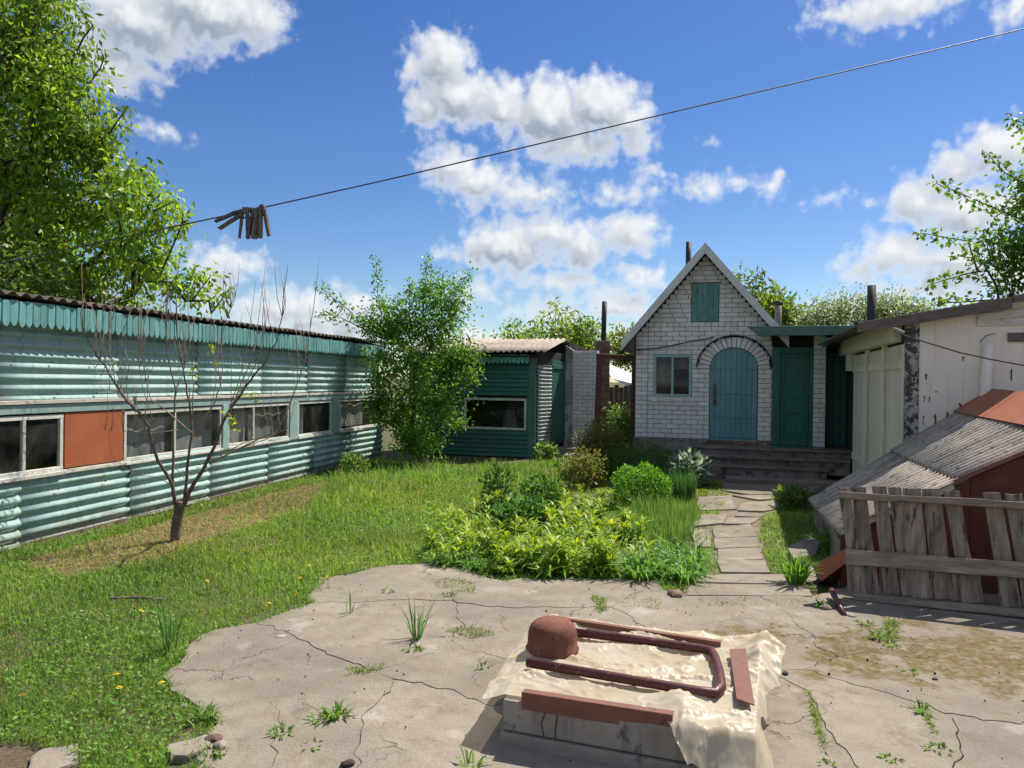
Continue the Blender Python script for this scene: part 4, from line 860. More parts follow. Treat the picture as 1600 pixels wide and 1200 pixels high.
# corner post (peeling) and door panels on the left side; local x=0 plane faces the path
box_part('corner_post', 'peel', csh, WF.px(1414, 600)[0], 0.0, -0.02, 0.1, 0.0, zc1-.05, 0.006)
xface = WF.px(1414, 600)[0]
def sidey(px, py=620):          # distance along the door side for a pixel column
    c = WF.I @ CAM; d = WF.I.to_3x3() @ ray(px, py); k = (xface-c.x)/d.x; q = c+d*k; return q.y, q.z
ys = [sidey(p)[0] for p in (1413, 1388, 1379, 1361, 1356, 1336)]
zt_ = sidey(1400, 530)[1]
for a, b in ((ys[0], ys[1]), (ys[2]-.35, ys[3]), (ys[4], ys[5])):
    n = 4; bw = (b-a)/n
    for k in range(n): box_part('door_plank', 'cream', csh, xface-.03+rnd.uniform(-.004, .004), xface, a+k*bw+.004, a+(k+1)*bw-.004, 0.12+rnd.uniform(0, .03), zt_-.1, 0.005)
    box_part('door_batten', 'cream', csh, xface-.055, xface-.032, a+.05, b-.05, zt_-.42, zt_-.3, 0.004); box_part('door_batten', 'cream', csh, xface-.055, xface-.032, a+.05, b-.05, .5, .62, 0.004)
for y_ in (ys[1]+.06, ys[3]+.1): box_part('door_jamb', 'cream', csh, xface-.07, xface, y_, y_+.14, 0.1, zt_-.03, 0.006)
box_part('inner_side_wall', 'dark_in', csh, xface+.005, xface+.05, .12, T1, 0, zc1-.05)
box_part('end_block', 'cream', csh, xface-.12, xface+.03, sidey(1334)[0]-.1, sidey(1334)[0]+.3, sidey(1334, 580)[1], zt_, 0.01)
bm0 = sidey(1396, 515); 
zb_ = sidey(1396, 500)[1]
box_part('wall_plate', 'cream', csh, xface-.16, xface+.0, 0.25, T1+1.0, zt_-.06, zt_+.22, 0.008)
# roof: boards along the verge, grey sheets, eave overhang
ev = -0.75
zev = zc1+sl*ev+0.03
m_ = MB(); m_.prism([(ev, zev), (4.4, zc1+sl*4.4+.03), (4.4, zc1+sl*4.4+.055), (ev, zev+.025)], 'y', -0.16, T1+1.2); m_.build('roof_sheet', 'asbestos_dark', csh)
MB().prism([(ev-.02, zev-.10), (1.0, zc1+sl*1.0-.075), (1.0, zc1+sl*1.0+.065), (ev-.02, zev+.035)], 'y', -0.20, -0.165).build('verge_board', 'roof_board', csh, bevel=0.005)
MB().prism([(1.01, zc1+sl*1.01-.01), (4.4, zc1+sl*4.4-.01), (4.4, zc1+sl*4.4+.08), (1.01, zc1+sl*1.01+.08)], 'y', -0.19, -0.165).build('verge_board', 'roof_board', csh, bevel=0.005)
q = WF.px(1526, 510, -.02); q2 = WF.px(1600, 497, -.02); MB().prism([(q[0], q[1]+.0), (3.0, q[1]+.08), (3.0, q[1]+.17), (q[0], q[1]+.09)], 'y', -0.03, -0.003).build('patch_board', 'pale_strip', csh) 
MB().prism([(WF.px(1527, 490)[0], WF.px(1527, 503)[1]), (WF.px(1600, 490)[0]+1, WF.px(1600, 492)[1]+.1), (WF.px(1600, 490)[0]+1, WF.px(1600, 482)[1]+.1), (WF.px(1527, 490)[0], WF.px(1527, 491)[1])], 'y', -0.045, -0.031).build('patch_board', 'pale_strip', csh)
a = WF.px(1574, 534); b = WF.px(1574, 520); box_part('patch_board', 'roof_board', csh, a[0], a[0]+.8, -0.03, -0.004, a[1], b[1], 0.004)
a = WF.px(1432, 522); box_part('wall_joint', 'streak' if 'streak' in MT else 'white_wall', csh, 0.0, 4.0, -0.006, -0.002, a[1], a[1]+.014)
# asbestos vent pipe on the wall
a = WF.px(1545, 537, -.07); b = WF.px(1537, 645, -.07)
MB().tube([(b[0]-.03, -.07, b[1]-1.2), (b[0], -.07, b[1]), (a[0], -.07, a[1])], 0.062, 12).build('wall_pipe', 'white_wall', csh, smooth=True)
MB().tube([(a[0]-.09, -.02, a[1]+.02), (a[0]-.03, -.05, a[1]+.10), (a[0]+.08, -.05, a[1]+.13)], 0.006, 5).build('wire_hook', 'hardware', csh)
# rust-stained chips of plaster
for px, py, w_, h_ in ((1447, 588, 7, 12), (1444, 623, 2, 12), (1452, 624, 3, 9), (1463, 612, 7, 3), (1505, 560, 6, 10), (1461, 655, 6, 22), (1480, 648, 8, 12), (1443, 655, 2, 18), (1500, 634, 7, 12), (1501, 652, 6, 8), (1580, 585, 2, 22), (1454, 672, 3, 10)):
    a = WF.px(px, py); kx = w_/210; kz = h_/125; n = 13
    pp_ = [(a[0]+math.cos(t*6.283/n)*kx*.5*rnd.uniform(.25, 1.3)+.01*math.sin(t*2.1), a[1]+math.sin(t*6.283/n)*kz*.5*rnd.uniform(.6, 1.2)) for t in range(n)]
    MB().prism(pp_, 'y', -0.004, -0.001).build('plaster_scar', 'stain', csh) if 'stain' in MT else None
pc_ = Py(1362, 446, 13.2); MB().tube([(0, 0, 0), (0, 0, pc_.z-2.2)], 0.072, 10).build('stove_pipe', 'pipe_dark', csh, smooth=True, loc=WF.loc((pc_.x, 13.2, 2.2)))
# service cable from the eave
cp = [(1395, 513), (1402, 520), (1420, 526), (1450, 536), (1500, 551), (1550, 562), (1600, 571), (1700, 590)]
cw = [Py(px, py, 9.5-.1*i) for i, (px, py) in enumerate(cp)]
tag(MB().tube([p-cw[0] for p in cw], 0.009, 5).build('cable', 'wire', None, loc=cw[0]), 'dark cable strung from the cream shed eave across its wall', 'cable')
ins = Py(1397, 513, 9.45); tag(MB().tube([(0, 0, 0), (.05, 0, -.02), (.12, -.01, -.05)], [.018, .022, .016], 8).build('insulator', 'cable_pale', None, loc=ins), 'pale insulator on the cream shed corner beam', 'insulator')
# ------------------------------------------------------------------ earth cellar with its corrugated roof
CE = Pz(1265, 780, 0.35); CF = Frame((CE.x, CE.y, 0), HA); TN = 3.25; CW = 2.14
cel = tag(empty('cellar', CF.o, CF.ang), 'low cellar hut with a grey corrugated roof and red-brown gable behind the picket fence', 'cellar')
def cz_(x, y):
    t = min(1.2, max(-0.05, -y/TN)); return (0.35+0.67*x)*(1-t)+(0.536+0.512*x)*t
def patch(name, x0, x1, y0, y1, up, mat='asbestos', amp=0.024, pitch=0.132):
    ny = max(6, int((y1-y0)/pitch*9)); V = []; nx = 3
    for th in (0.0, -0.008):
        for i in range(nx+1):
            for j in range(ny+1):
                xx = x0+(x1-x0)*i/nx; yy = y0+(y1-y0)*j/ny
                V.append((xx, yy, cz_(xx, yy)+amp*math.cos(2*math.pi*yy/pitch)+up+th))
    m_ = ny+1; o = (nx+1)*m_; F = []
    for i in range(nx):
        for j in range(ny):
            a, b, c, d = i*m_+j, (i+1)*m_+j, (i+1)*m_+j+1, i*m_+j+1; F.append((a, b, c, d)); F.append((o+a, o+d, o+c, o+b))
    for i in range(nx):
        for j in (0, ny): a, b = i*m_+j, (i+1)*m_+j; F.append((a, b, o+b, o+a))
    for j in range(ny):
        for i in (0, nx): a, b = i*m_+j, i*m_+j+1; F.append((a, b, o+b, o+a))
    return MB().add(V, F).build(name, mat, cel, smooth=True)
for k in range(3):
    y1_ = 0.03-k*1.095; patch('roof_sheet', -0.03+rnd.uniform(-.02, .03), 1.06, y1_-1.12, y1_, 0.01*(k % 2)); patch('roof_sheet', 0.98+rnd.uniform(-.02, .02), 2.14, y1_-1.12, y1_, 0.03+0.01*(k % 2))
MB().add([(CW, .05, cz_(CW, 0)), (CW, -TN, cz_(CW, -TN)), (2*CW, -TN, .4), (2*CW, .05, .4), (CW, .05, cz_(CW, 0)-.02), (CW, -TN, cz_(CW, -TN)-.02), (2*CW, -TN, .38), (2*CW, .05, .38)], [(0, 1, 2, 3), (7, 6, 5, 4), (0, 4, 5, 1), (1, 5, 6, 2), (2, 6, 7, 3), (3, 7, 4, 0)]).build('roof_sheet', 'asbestos', cel)
zr0, zr1 = cz_(CW, 0)+.085, cz_(CW, -TN)+.16
cp_ = [(CW-.42, cz_(CW-.42, 0)+.07, cz_(CW-.42, -TN)+.10), (CW, zr0, zr1), (CW+.42, cz_(CW-.42, 0)+.05, cz_(CW-.42, -TN)+.08)]
V = []
for x_, za, zb in cp_: V += [(x_, .12, za), (x_, -TN-.1, zb), (x_, .12, za-.006), (x_, -TN-.1, zb-.006)]
MB().add(V, [(0, 1, 5, 4), (2, 6, 7, 3), (4, 5, 9, 8), (6, 10, 11, 7), (0, 2, 3, 1), (8, 9, 11, 10), (0, 4, 6, 2), (4, 8, 10, 6), (1, 3, 7, 5), (5, 7, 11, 9)]).build('ridge_cap', 'cap', cel)
# gable panels
xs = [0.02, 0.55, 1.1, 1.65, CW]
for a, b in zip(xs[:-1], xs[1:]): MB().prism([(a+.002, 0.02), (b-.002, 0.02), (b-.002, cz_(b, -TN)-.035), (a+.002, cz_(a, -TN)-.035)], 'y', -TN+.06, -TN+.09).build('gable_panel', 'red_panel', cel)
for a, b in zip(xs[:-1], xs[1:]): MB().prism([(2*CW-b+.002, 0.02), (2*CW-a-.002, 0.02), (2*CW-a-.002, cz_(a, -TN)-.035), (2*CW-b+.002, cz_(b, -TN)-.035)], 'y', -TN+.06, -TN+.09).build('gable_panel', 'red_panel', cel)
MB().bar((0.95, -TN-.01, cz_(.95, -TN)+.012), (CW, -TN-.01, cz_(CW, -TN)+.03), 0.05, 0.035, (0, 0, 1)).build('verge_flashing', 'primer', cel)
MB().bar((0.0, -TN-.0, cz_(0, -TN)-.03), (0.95, -TN-.0, cz_(.95, -TN)-.03), 0.03, 0.05, (0, 0, 1)).build('verge_flashing', 'pale_strip', cel)
box_part('footing', 'plinth', cel, 0.06, 0.2, -TN+.1, -.05, -0.02, 0.36); box_part('back_wall', 'plinth', cel, 0.06, 2*CW-.06, -.05, 0.0, -.02, 0.5)
# ------------------------------------------------------------------ picket fence panel leaning in front
FA = Pz(1332, 938, 0.02); FB = Pz(1600, 968, 0.02); fd = (FB-FA).normalized(); back = Vector((-fd.y, fd.x, 0))
fup = (Vector((0, 0, 1))+back*0.24).normalized(); fnn = fd.cross(fup).normalized()*-1.0     # points to the back
fnn = back - fup*back.dot(fup); fnn.normalize()
fen = tag(empty('picket_fence'), 'grey weathered picket fence panel leaning before the cellar', 'fence')
fen.matrix_world = Matrix(((fd.x, fnn.x, fup.x, FA.x), (fd.y, fnn.y, fup.y, FA.y), (fd.z, fnn.z, fup.z, FA.z), (0, 0, 0, 1)))
FI = fen.matrix_world.inverted()
def fp(px, py):
    d = FI.to_3x3() @ ray(px, py); c = FI @ CAM; k = -c.y/d.y; q = c+d*k; return q.x, q.z
def zoom7(x, y): return fp(1270+x/4.8, 730+y/4.8)
PK = [((190, 150), (270, 150), (310, 960), (400, 960)), ((300, 150), (385, 150), (395, 960), (495, 955)), ((455, 140), (540, 140), (545, 950), (640, 950)), ((575, 150), (650, 150), (680, 960), (745, 960)),
      ((685, 155), (800, 155), (755, 985), (875, 985)), ((830, 160), (945, 160), (930, 990), (1040, 990)), ((990, 175), (1090, 175), (1130, 1020), (1250, 1020)), ((1290, 190), (1395, 190), (1440, 1055), (1560, 1055)), ((1450, 195), (1560, 195), (1600, 1070), (1720, 1070)), ((1640, 200), (1750, 200), (1790, 1090), (1900, 1090)), ((1830, 200), (1940, 200), (1960, 1100), (2080, 1100))]
for i, (a, b, c, d) in enumerate(PK):
    wd = 12 if i else 4; a, b, c, d = [zoom7(p[0]+(wd if k in (1, 3) else -wd), p[1]) for k, p in enumerate((a, b, c, d))]; j = rnd.uniform(-.008, .008)
    m_ = (b[0]+d[0])/2-(b[0]-a[0])*rnd.uniform(-.06, .1), (b[1]+d[1])/2
    MB().prism([c, d, (m_[0], m_[1]), b, ((a[0]*.5+b[0]*.5), a[1]+rnd.uniform(-.006, .012)), a, ((a[0]+c[0])/2+rnd.uniform(-.008, .008), (a[1]+c[1])/2)], 'y', 0.004+j*.2, 0.026+j*.2).build('picket', 'grey_wood', fen, bevel=0.003)
for (p, q, py_h) in (((192, 185), (1590, 262), 50), ((243, 615), (1590, 715), 112), ((295, 935), (1590, 1065), 58)):
    a = zoom7(*p); b = zoom7(*q); a2 = zoom7(p[0], p[1]+py_h); b2 = zoom7(q[0], q[1]+py_h*1.08)
    ext = 1.35; bx_ = a[0]+(b[0]-a[0])*ext; n = 9; top = []; bot = []
    for k in range(n+1):
        t = k/n*ext; top.append((a[0]+(b[0]-a[0])*t, a[1]+(b[1]-a[1])*t+rnd.uniform(-.006, .006))); bot.append((a2[0]+(b2[0]-a2[0])*t, a2[1]+(b2[1]-a2[1])*t+rnd.uniform(-.004, .004)))
    MB().prism(bot+top[::-1], 'y', -0.045, 0.0).build('rail', 'grey_rail', fen, bevel=0.004)
for (a, b, c, d) in (((250, 700), (325, 700), (262, 945), (330, 950)), ((500, 760), (545, 760), (505, 955), (548, 955)), ((640, 765), (690, 765), (645, 965), (690, 965)), ((880, 790), (930, 790), (876, 985), (930, 985)), ((1045, 800), (1120, 800), (1042, 1000), (1128, 1000)), ((1200, 810), (1262, 810), (1205, 1030), (1290, 1030)), ((1395, 830), (1445, 830), (1400, 1045), (1455, 1045))):
    a, b, c, d = [zoom7(*p) for p in (a, b, c, d)]; MB().prism([c, d, b, a], 'y', 0.030, 0.046).build('short_board', 'grey_wood', fen, bevel=0.003)
# bent rusty sheet and pipe at the fence foot
q0, q1, q2, q3 = Py(1271, 884, 7.15), Py(1321, 857, 7.05), Py(1322, 880, 7.0), Py(1284, 908, 7.05)
b_ = q0.copy(); b_.z = 0
sh = tag(empty('rusty_sheet', b_), 'bent rust-red metal sheet beside the left end of the picket fence', 'metal sheet')
def slab4(a, b, c, d, th, off=Vector((0, 1, 0))):
    m_ = MB(); V = [a, b, c, d]+[p+off*th for p in (a, b, c, d)]; return m_.add(V, [(0, 3, 2, 1), (4, 5, 6, 7), (0, 1, 5, 4), (1, 2, 6, 5), (2, 3, 7, 6), (3, 0, 4, 7)])
slab4(q0-b_, q1-b_, q2-b_, q3-b_, 0.005).build('face', 'cap', sh)
g3 = Vector((q3.x+.08, q3.y+.35, 0.0)); g2 = Vector((q2.x+.05, q2.y+.3, 0.0))
slab4(q3-b_, q2-b_, g2-b_, g3-b_, 0.004, Vector((0, .3, 1))).build('underside', 'primer_dark', sh)
pa, pb = Pz(1299, 922, 0.10), Pz(1319, 962, 0.03)
tag(MB().tube([pa-pb, (pa-pb)*.5, (0, 0, 0)], 0.024, 10).build('rusty_pipe', 'primer_dark', None, smooth=True, loc=pb), 'short rusty pipe lying by the end of the path', 'pipe')
# ------------------------------------------------------------------ capped concrete well with plastic film, pot and steel pieces
ZT = 0.27
c00, c10, c01, c11 = Pz(786, 1089, ZT), Pz(1181, 1154, ZT), Pz(866, 966, ZT), Pz(1188, 1008, ZT)
wo_ = (c00+c11)/2; wo_.z = 0
well = tag(empty('well_cover', wo_), 'square grey concrete block in the foreground yard under plastic film', 'concrete block')
def quadprism(cs, z0, z1, grow=0.0):
    cen = sum(cs, Vector())/4; P_ = []
    for z_ in (z0, z1):
        for c in cs: d = (c-cen); d.z = 0; q_ = c+d.normalized()*grow; P_.append((q_.x-wo_.x, q_.y-wo_.y, z_))
    m_ = MB(); return m_.add(P_, [(3, 2, 1, 0), (4, 5, 6, 7), (0, 1, 5, 4), (1, 2, 6, 5), (2, 3, 7, 6), (3, 0, 4, 7)])
cs = [c00, c10, c11, c01]
MT['well'] = M('grey_well_concrete', (0.30, 0.265, 0.22), (0.21, 0.185, 0.155), 3, 0.95, 0.6, 50, rnd=0, wear=(0.10, 0.09, 0.08), wscale=6, wth=(0.6, 0.7), streak=(0.12, 0.11, 0.10))
quadprism(cs, 0.10, ZT-.012).build('cap_block', 'well', well, bevel=0.012, seg=2)
quadprism(cs, 0.0, 0.094, 0.02).build('base_block', 'well', well, bevel=0.012, seg=2)
def crack(pts, w_=0.004):
    P_ = [Pz(*p, ZT) for p in pts]
for pts in ([(852, 1113), (846, 1130), (850, 1150)], [(871, 1117), (868, 1140), (868, 1168)]):
    fr = Frame(c00, math.atan2((c10-c00).y, (c10-c00).x)); m_ = MB(); L_ = [fr.px(*p) for p in pts]
    for (a, b) in zip(L_[:-1], L_[1:]): 
        A3 = fr.at(a[0], -0.001, a[1])-wo_; B3 = fr.at(b[0], -0.001, b[1])-wo_; m_.bar(A3, B3, 0.006, 0.003, (0, 1, 0))
    m_.build('crack_line', 'crumb', well)
def bil(u, v): return (c00*(1-u)+c10*u)*(1-v)+(c01*(1-u)+c11*u)*v
NU, NV = 160, 140; rf = np.random.default_rng(88); us = np.linspace(-0.10, 1.13, NU+1); vs_ = np.linspace(0.0, 1.08, NV+1); V = []
for v in vs_:
    for u in us:
        vv = v; hang = min(1, max(0, (u-.66)/.10))*min(1, 1.0)
        if v < 0.12: v = v-(0.12-v)/0.12*(0.10*hang+0.012*(1-hang))
        if hang < 1: v = max(v, 0.02*(1-hang)-0.1*hang)
        uu = u; umax = 1.025+0.085*math.exp(-((v-.78)/.24)**2)+0.05*min(1, max(0, (.16-v)/.1))+.012*math.sin(v*23)
        if u > .9: u = .9+(u-.9)*(umax-.9)/(1.13-.9)
        p = bil(u, v); v0 = v; U = np.array([u*3+v*.7]); W_ = np.array([v*3-u*.8])
        wr = (vnoise(U, W_, 1.6, 11)[0]-.5)*0.045+(abs(vnoise(U, W_*1.6, 3.1, 12)[0]-.5))*0.05+(abs(vnoise(U*2, W_, 5.3, 13)[0]-.5))*0.022
        rg = (1-abs(2*vnoise(U*.55+W_*.35+.4, W_*2.6-U*.5, 1.1, 16)[0]-1))**7*0.022+(1-abs(2*vnoise(U*.5-W_*.5, W_*2.2+U*1.1, 1.9, 36)[0]-1))**8*0.012+(1-abs(2*vnoise(U*.9, W_*2.2, 2.3, 17)[0]-1))**12*0.010+(1-abs(2*vnoise(U*2.2+W_, W_*1.4, 2.6, 19)[0]-1))**12*0.007
        z_ = ZT+0.010+max(0, wr)*0.16+rg
        if v < .10 and u < .72: z_ = ZT+.003+(z_-ZT-.003)*max(0, v)/.10*.7
        ex = max(0, u-1)*1.4; el = max(0, -u)*1.4; ef = max(0, -v)*1.5; eb = max(0, v-1)*1.4
        fall = ex*(1.9-1.75*min(1, max(0, v-.25)*1.7))+el*0.35+ef*(0.2+0.9*hang)+eb*.5
        wav = 1+1.5*(ex+ef+el+eb)*4
        z_ = z_-fall+wr*.5*(wav-1)
        pull = min(0.85, fall*1.5); 
        if ex: p = p-(c10-c00).normalized()*ex*pull*0.5
        if ef: p = p+(c01-c00).normalized()*ef*pull*0.3
        # crumple that stands up at the back right corner and front right
        q_ = math.exp(-((u-1.03)/.10)**2-((v-.82)/.22)**2); z_ += 0.085*q_*(0.5+vnoise(U*3, W_*3, 2, 15)[0])
        q_ = math.exp(-((u-0.72)/.07)**2-((v-.12)/.10)**2); z_ += 0.05*q_
        off = ex+ef+el+eb; z_ += rf.normal()*.0002; z_ += 0.028*min(1, off*14)*(abs(math.sin((v if ex > ef else u)*19+u*3))-.5)*(ex+ef > 0)
        if v >= .10 or u >= .72: z_ = max(z_, ZT+.004-fall*1.0)
        V.append((p.x-wo_.x, p.y-wo_.y, max(0.012, z_))); v = vv; u = uu
F = [(j*(NU+1)+i, j*(NU+1)+i+1, (j+1)*(NU+1)+i+1, (j+1)*(NU+1)+i) for j in range(NV) for i in range(NU)]
F = [t_ for q in F for t_ in (((q[0], q[1], q[2]), (q[0], q[2], q[3])) if rf.uniform() < .5 else ((q[0], q[1], q[3]), (q[1], q[2], q[3])))]
film = tag(MB().add(V, F).build('plastic_film', 'plastic', None, smooth=True, loc=wo_), 'crumpled yellowish plastic film spread over the concrete block', 'plastic film')
ZP = ZT+0.03
def angle_iron(name, label, a, b, w_, h_, mat='primer'):
    d = (b-a).normalized(); nrm = Vector((-d.y, d.x, 0)).normalized(); t = 0.006
    root = tag(empty(name, a), label, 'steel angle'); A0 = Vector((0, 0, 0)); B0 = b-a
    m_ = MB(); m_.add([A0, B0, B0+nrm*w_, A0+nrm*w_, A0-Vector((0, 0, t)), B0-Vector((0, 0, t)), B0+nrm*w_-Vector((0, 0, t)), A0+nrm*w_-Vector((0, 0, t))], [(0, 1, 2, 3), (7, 6, 5, 4), (0, 4, 5, 1), (1, 5, 6, 2), (2, 6, 7, 3), (3, 7, 4, 0)]); m_.build('top_flange', mat, root)
    dn = Vector((0, 0, -h_)); s_ = -nrm*.001
    m_ = MB(); m_.add([A0+s_, B0+s_, B0+s_+dn, A0+s_+dn, A0+nrm*t, B0+nrm*t, B0+nrm*t+dn, A0+nrm*t+dn], [(0, 1, 2, 3), (7, 6, 5, 4), (0, 4, 5, 1), (1, 5, 6, 2), (2, 6, 7, 3), (3, 7, 4, 0)]); m_.build('front_flange', mat, root)
    return root
angle_iron('angle_iron', 'rust-brown steel angle along the front edge of the plastic film', Pz(815, 1082, ZP+.012), Pz(1051, 1118, ZP+.012), 0.055, 0.085)
angle_iron('angle_iron', 'rust-brown steel angle lying along the back edge of the film', Pz(861, 964, ZP+.018), Pz(1126, 1004, ZP+.018), 0.045, 0.03, 'primer')
up = [Pz(824, 1035, ZP+.02), Pz(960, 1058, ZP+.02), Pz(1090, 1080, ZP+.02), Pz(1117, 1083, ZP+.02), Pz(1127, 1074, ZP+.02), Pz(1124, 1050, ZP+.02), Pz(1117, 1026, ZP+.02), Pz(1112, 1018, ZP+.02), Pz(1100, 1014, ZP+.02), Pz(1000, 1000, ZP+.02), Pz(898, 988, ZP+.02)]
tag(MB().tube([p-up[0] for p in up], 0.026, 14).build('bent_pipe', 'primer_dark', None, smooth=True, loc=up[0]), 'dark red U-shaped steel pipe lying on the plastic film', 'pipe')
pl4 = [Pz(1140, 1014, ZP+.032), Pz(1165, 1013, ZP+.032), Pz(1179, 1101, ZP+.026), Pz(1151, 1091, ZP+.026)]
tag(slab4(*[p-pl4[0] for p in pl4], 0.007, Vector((0, 0, -1))).build('steel_plate', 'primer', None, loc=pl4[0]), 'flat rust-brown steel plate on the right end of the film', 'steel plate')
pc_ = Pz(863, 1013, ZP); prof = [(0.152, 0.0), (0.156, 0.012), (0.146, 0.03), (0.143, 0.09), (0.140, 0.135), (0.130, 0.172), (0.112, 0.200), (0.085, 0.218), (0.05, 0.227), (0.0, 0.229)]
m_ = MB(); n = 32; V = []
for r_, z_ in prof: V += [(math.cos(2*math.pi*k/n)*max(r_, .001), math.sin(2*math.pi*k/n)*max(r_, .001), z_) for k in range(n)]
m_.add(V, [(i*n+k, i*n+(k+1) % n, (i+1)*n+(k+1) % n, (i+1)*n+k) for i in range(len(prof)-1) for k in range(n)]); 
pot = tag(m_.build('iron_pot', 'rusty_pot', None, smooth=True, loc=pc_+Vector((0, 0, -.004)), scale=(1.03, 1.03, .80)), 'rusty domed iron pot standing upside down on the plastic film', 'pot')
# ------------------------------------------------------------------ clothes line and pegs
WL = [(-900, 600, 2.4), (-200, 452, 2.3), (0, 412, 2.25), (300, 348, 2.2), (392, 328.5, 2.2), (600, 282, 2.25), (1060, 173, 2.4), (1600, 45, 2.6), (2600, -190, 3.0)]
wp = [Py(*p) for p in WL]
tag(MB().tube([p-wp[3] for p in wp], 0.0020, 6).build('clothes_line', 'wire', None, loc=wp[3]), 'thin dark clothes line crossing the sky', 'wire')
def half_mesh(s):
    return MB().prism([(s*0.000, .034), (s*0.0085, .036), (s*0.0125, .005), (s*0.0095, -.066), (s*0.0015, -.068), (s*0.0015, -.02), (s*0.003, -.004), (s*0.0005, .004), (s*0.003, .014), (s*0.0005, .02)], 'y', -0.0075, 0.0075).mesh('jaw', 'peg', bevel=0.0008)
HM = {1: half_mesh(1), -1: half_mesh(-1)}
SPR = MB().tube([(-.011, -.0075, .0), (-.011, .0075, 0), (.011, .0075, 0), (.011, -.0075, 0), (-.011, -.0075, .0005)], 0.0012, 5).mesh('spring', 'pipe_dark')
PG = [(367, 337, 62, 9, 'leftmost old clothes peg sticking out sideways on the line'), (382, 341, 2, 7, 'second clothes peg from the left on the line'), (391, 341, -4, 4, 'third clothes peg from the left on the line'), (397, 342, 4, 6, 'third clothes peg from the right on the line'), (404, 341, 0, 8, 'second clothes peg from the right on the line'), (411, 337, -2, 9, 'rightmost clothes peg with a sunlit end on the line')]
for i, (px, py, rot, sp_, lab) in enumerate(PG):
    p = Py(px, py, 2.2+0.004*((i % 3)-1)); e = tag(empty('clothes_peg', p), lab, 'clothes peg', 'pegs bunched on the clothes line')
    e.rotation_euler = (R(rnd.uniform(-12, 12)), R(rot), R(rnd.uniform(-35, 35) if i else -5))
    for s in (1, -1): obj('jaw', HM[s], e, (s*.001, 0, 0), (0, R(-s*sp_*.7), 0), (.88, .88, .88))
    obj('spring', SPR, e)
# ------------------------------------------------------------------ trees
def grow(base, trunk, targets, rng, step=0.4, rtip=0.006, pw=0.45, sag=0.0):
    "skeleton that reaches every target; returns nodes, parent index, radius"
    nodes = [np.array(p, float) for p in trunk]; par = [-1]+list(range(len(trunk)-1))
    T = sorted(targets, key=lambda t: np.linalg.norm(np.array(t)-nodes[-1]))
    tips = []
    for t in T:
        t = np.array(t, float); A = np.array(nodes); d = np.linalg.norm(A-t, axis=1)
        low = np.arange(len(A)) < max(1, len(trunk)//2); d = d+low*0.6+np.maximum(0, A[:, 2]-t[2]+0.2)*0.7
        i = int(np.argmin(d)); p = A[i]; L = np.linalg.norm(t-p); n = max(1, int(L/step)); prev = i
        for k in range(1, n+1):
            f = k/n; q = p+(t-p)*f; q = q+np.array([0, 0, 1])*L*0.10*math.sin(f*math.pi)*(1-sag)+rng.normal(size=3)*step*0.10*(k < n)
            nodes.append(q); par.append(prev); prev = len(nodes)-1
        tips.append(prev)
    cnt = np.zeros(len(nodes))
    for t in tips: cnt[t] += 1
    for i in range(len(nodes)-1, 0, -1):
        if par[i] >= 0: cnt[par[i]] += cnt[i]
    rad = rtip*np.maximum(cnt, 1)**pw
    return np.array(nodes), np.array(par), rad, tips
def limb_mesh(name, nodes, par, rad, mat, o, sides=5, minr=0.0):
    P = nodes[1:]; pi = par[1:]; Q = nodes[pi]; r1 = rad[1:]; r0 = np.minimum(rad[pi], r1*1.7); D = unit(P-Q)
    A = unit(np.cross(D, np.array([0.3, 0.5, 0.8]))); B_ = np.cross(D, A); V = []
    for k in range(sides):
        an = 2*math.pi*k/sides; V.append(Q-D*0.3*r0[:, None]+(A*math.cos(an)+B_*math.sin(an))*r0[:, None])
    for k in range(sides):
        an = 2*math.pi*k/sides; V.append(P+(A*math.cos(an)+B_*math.sin(an))*r1[:, None])
    V = np.stack(V, 1).reshape(-1, 3); n = len(P); b = np.arange(n)[:, None]*2*sides
    F = np.concatenate([b+np.array([[k, (k+1) % sides, sides+(k+1) % sides, sides+k]]) for k in range(sides)])
    me = np_mesh(name, V-np.array(o), F, None, mat); me.polygons.foreach_set('use_smooth', [True]*len(me.polygons)); return me
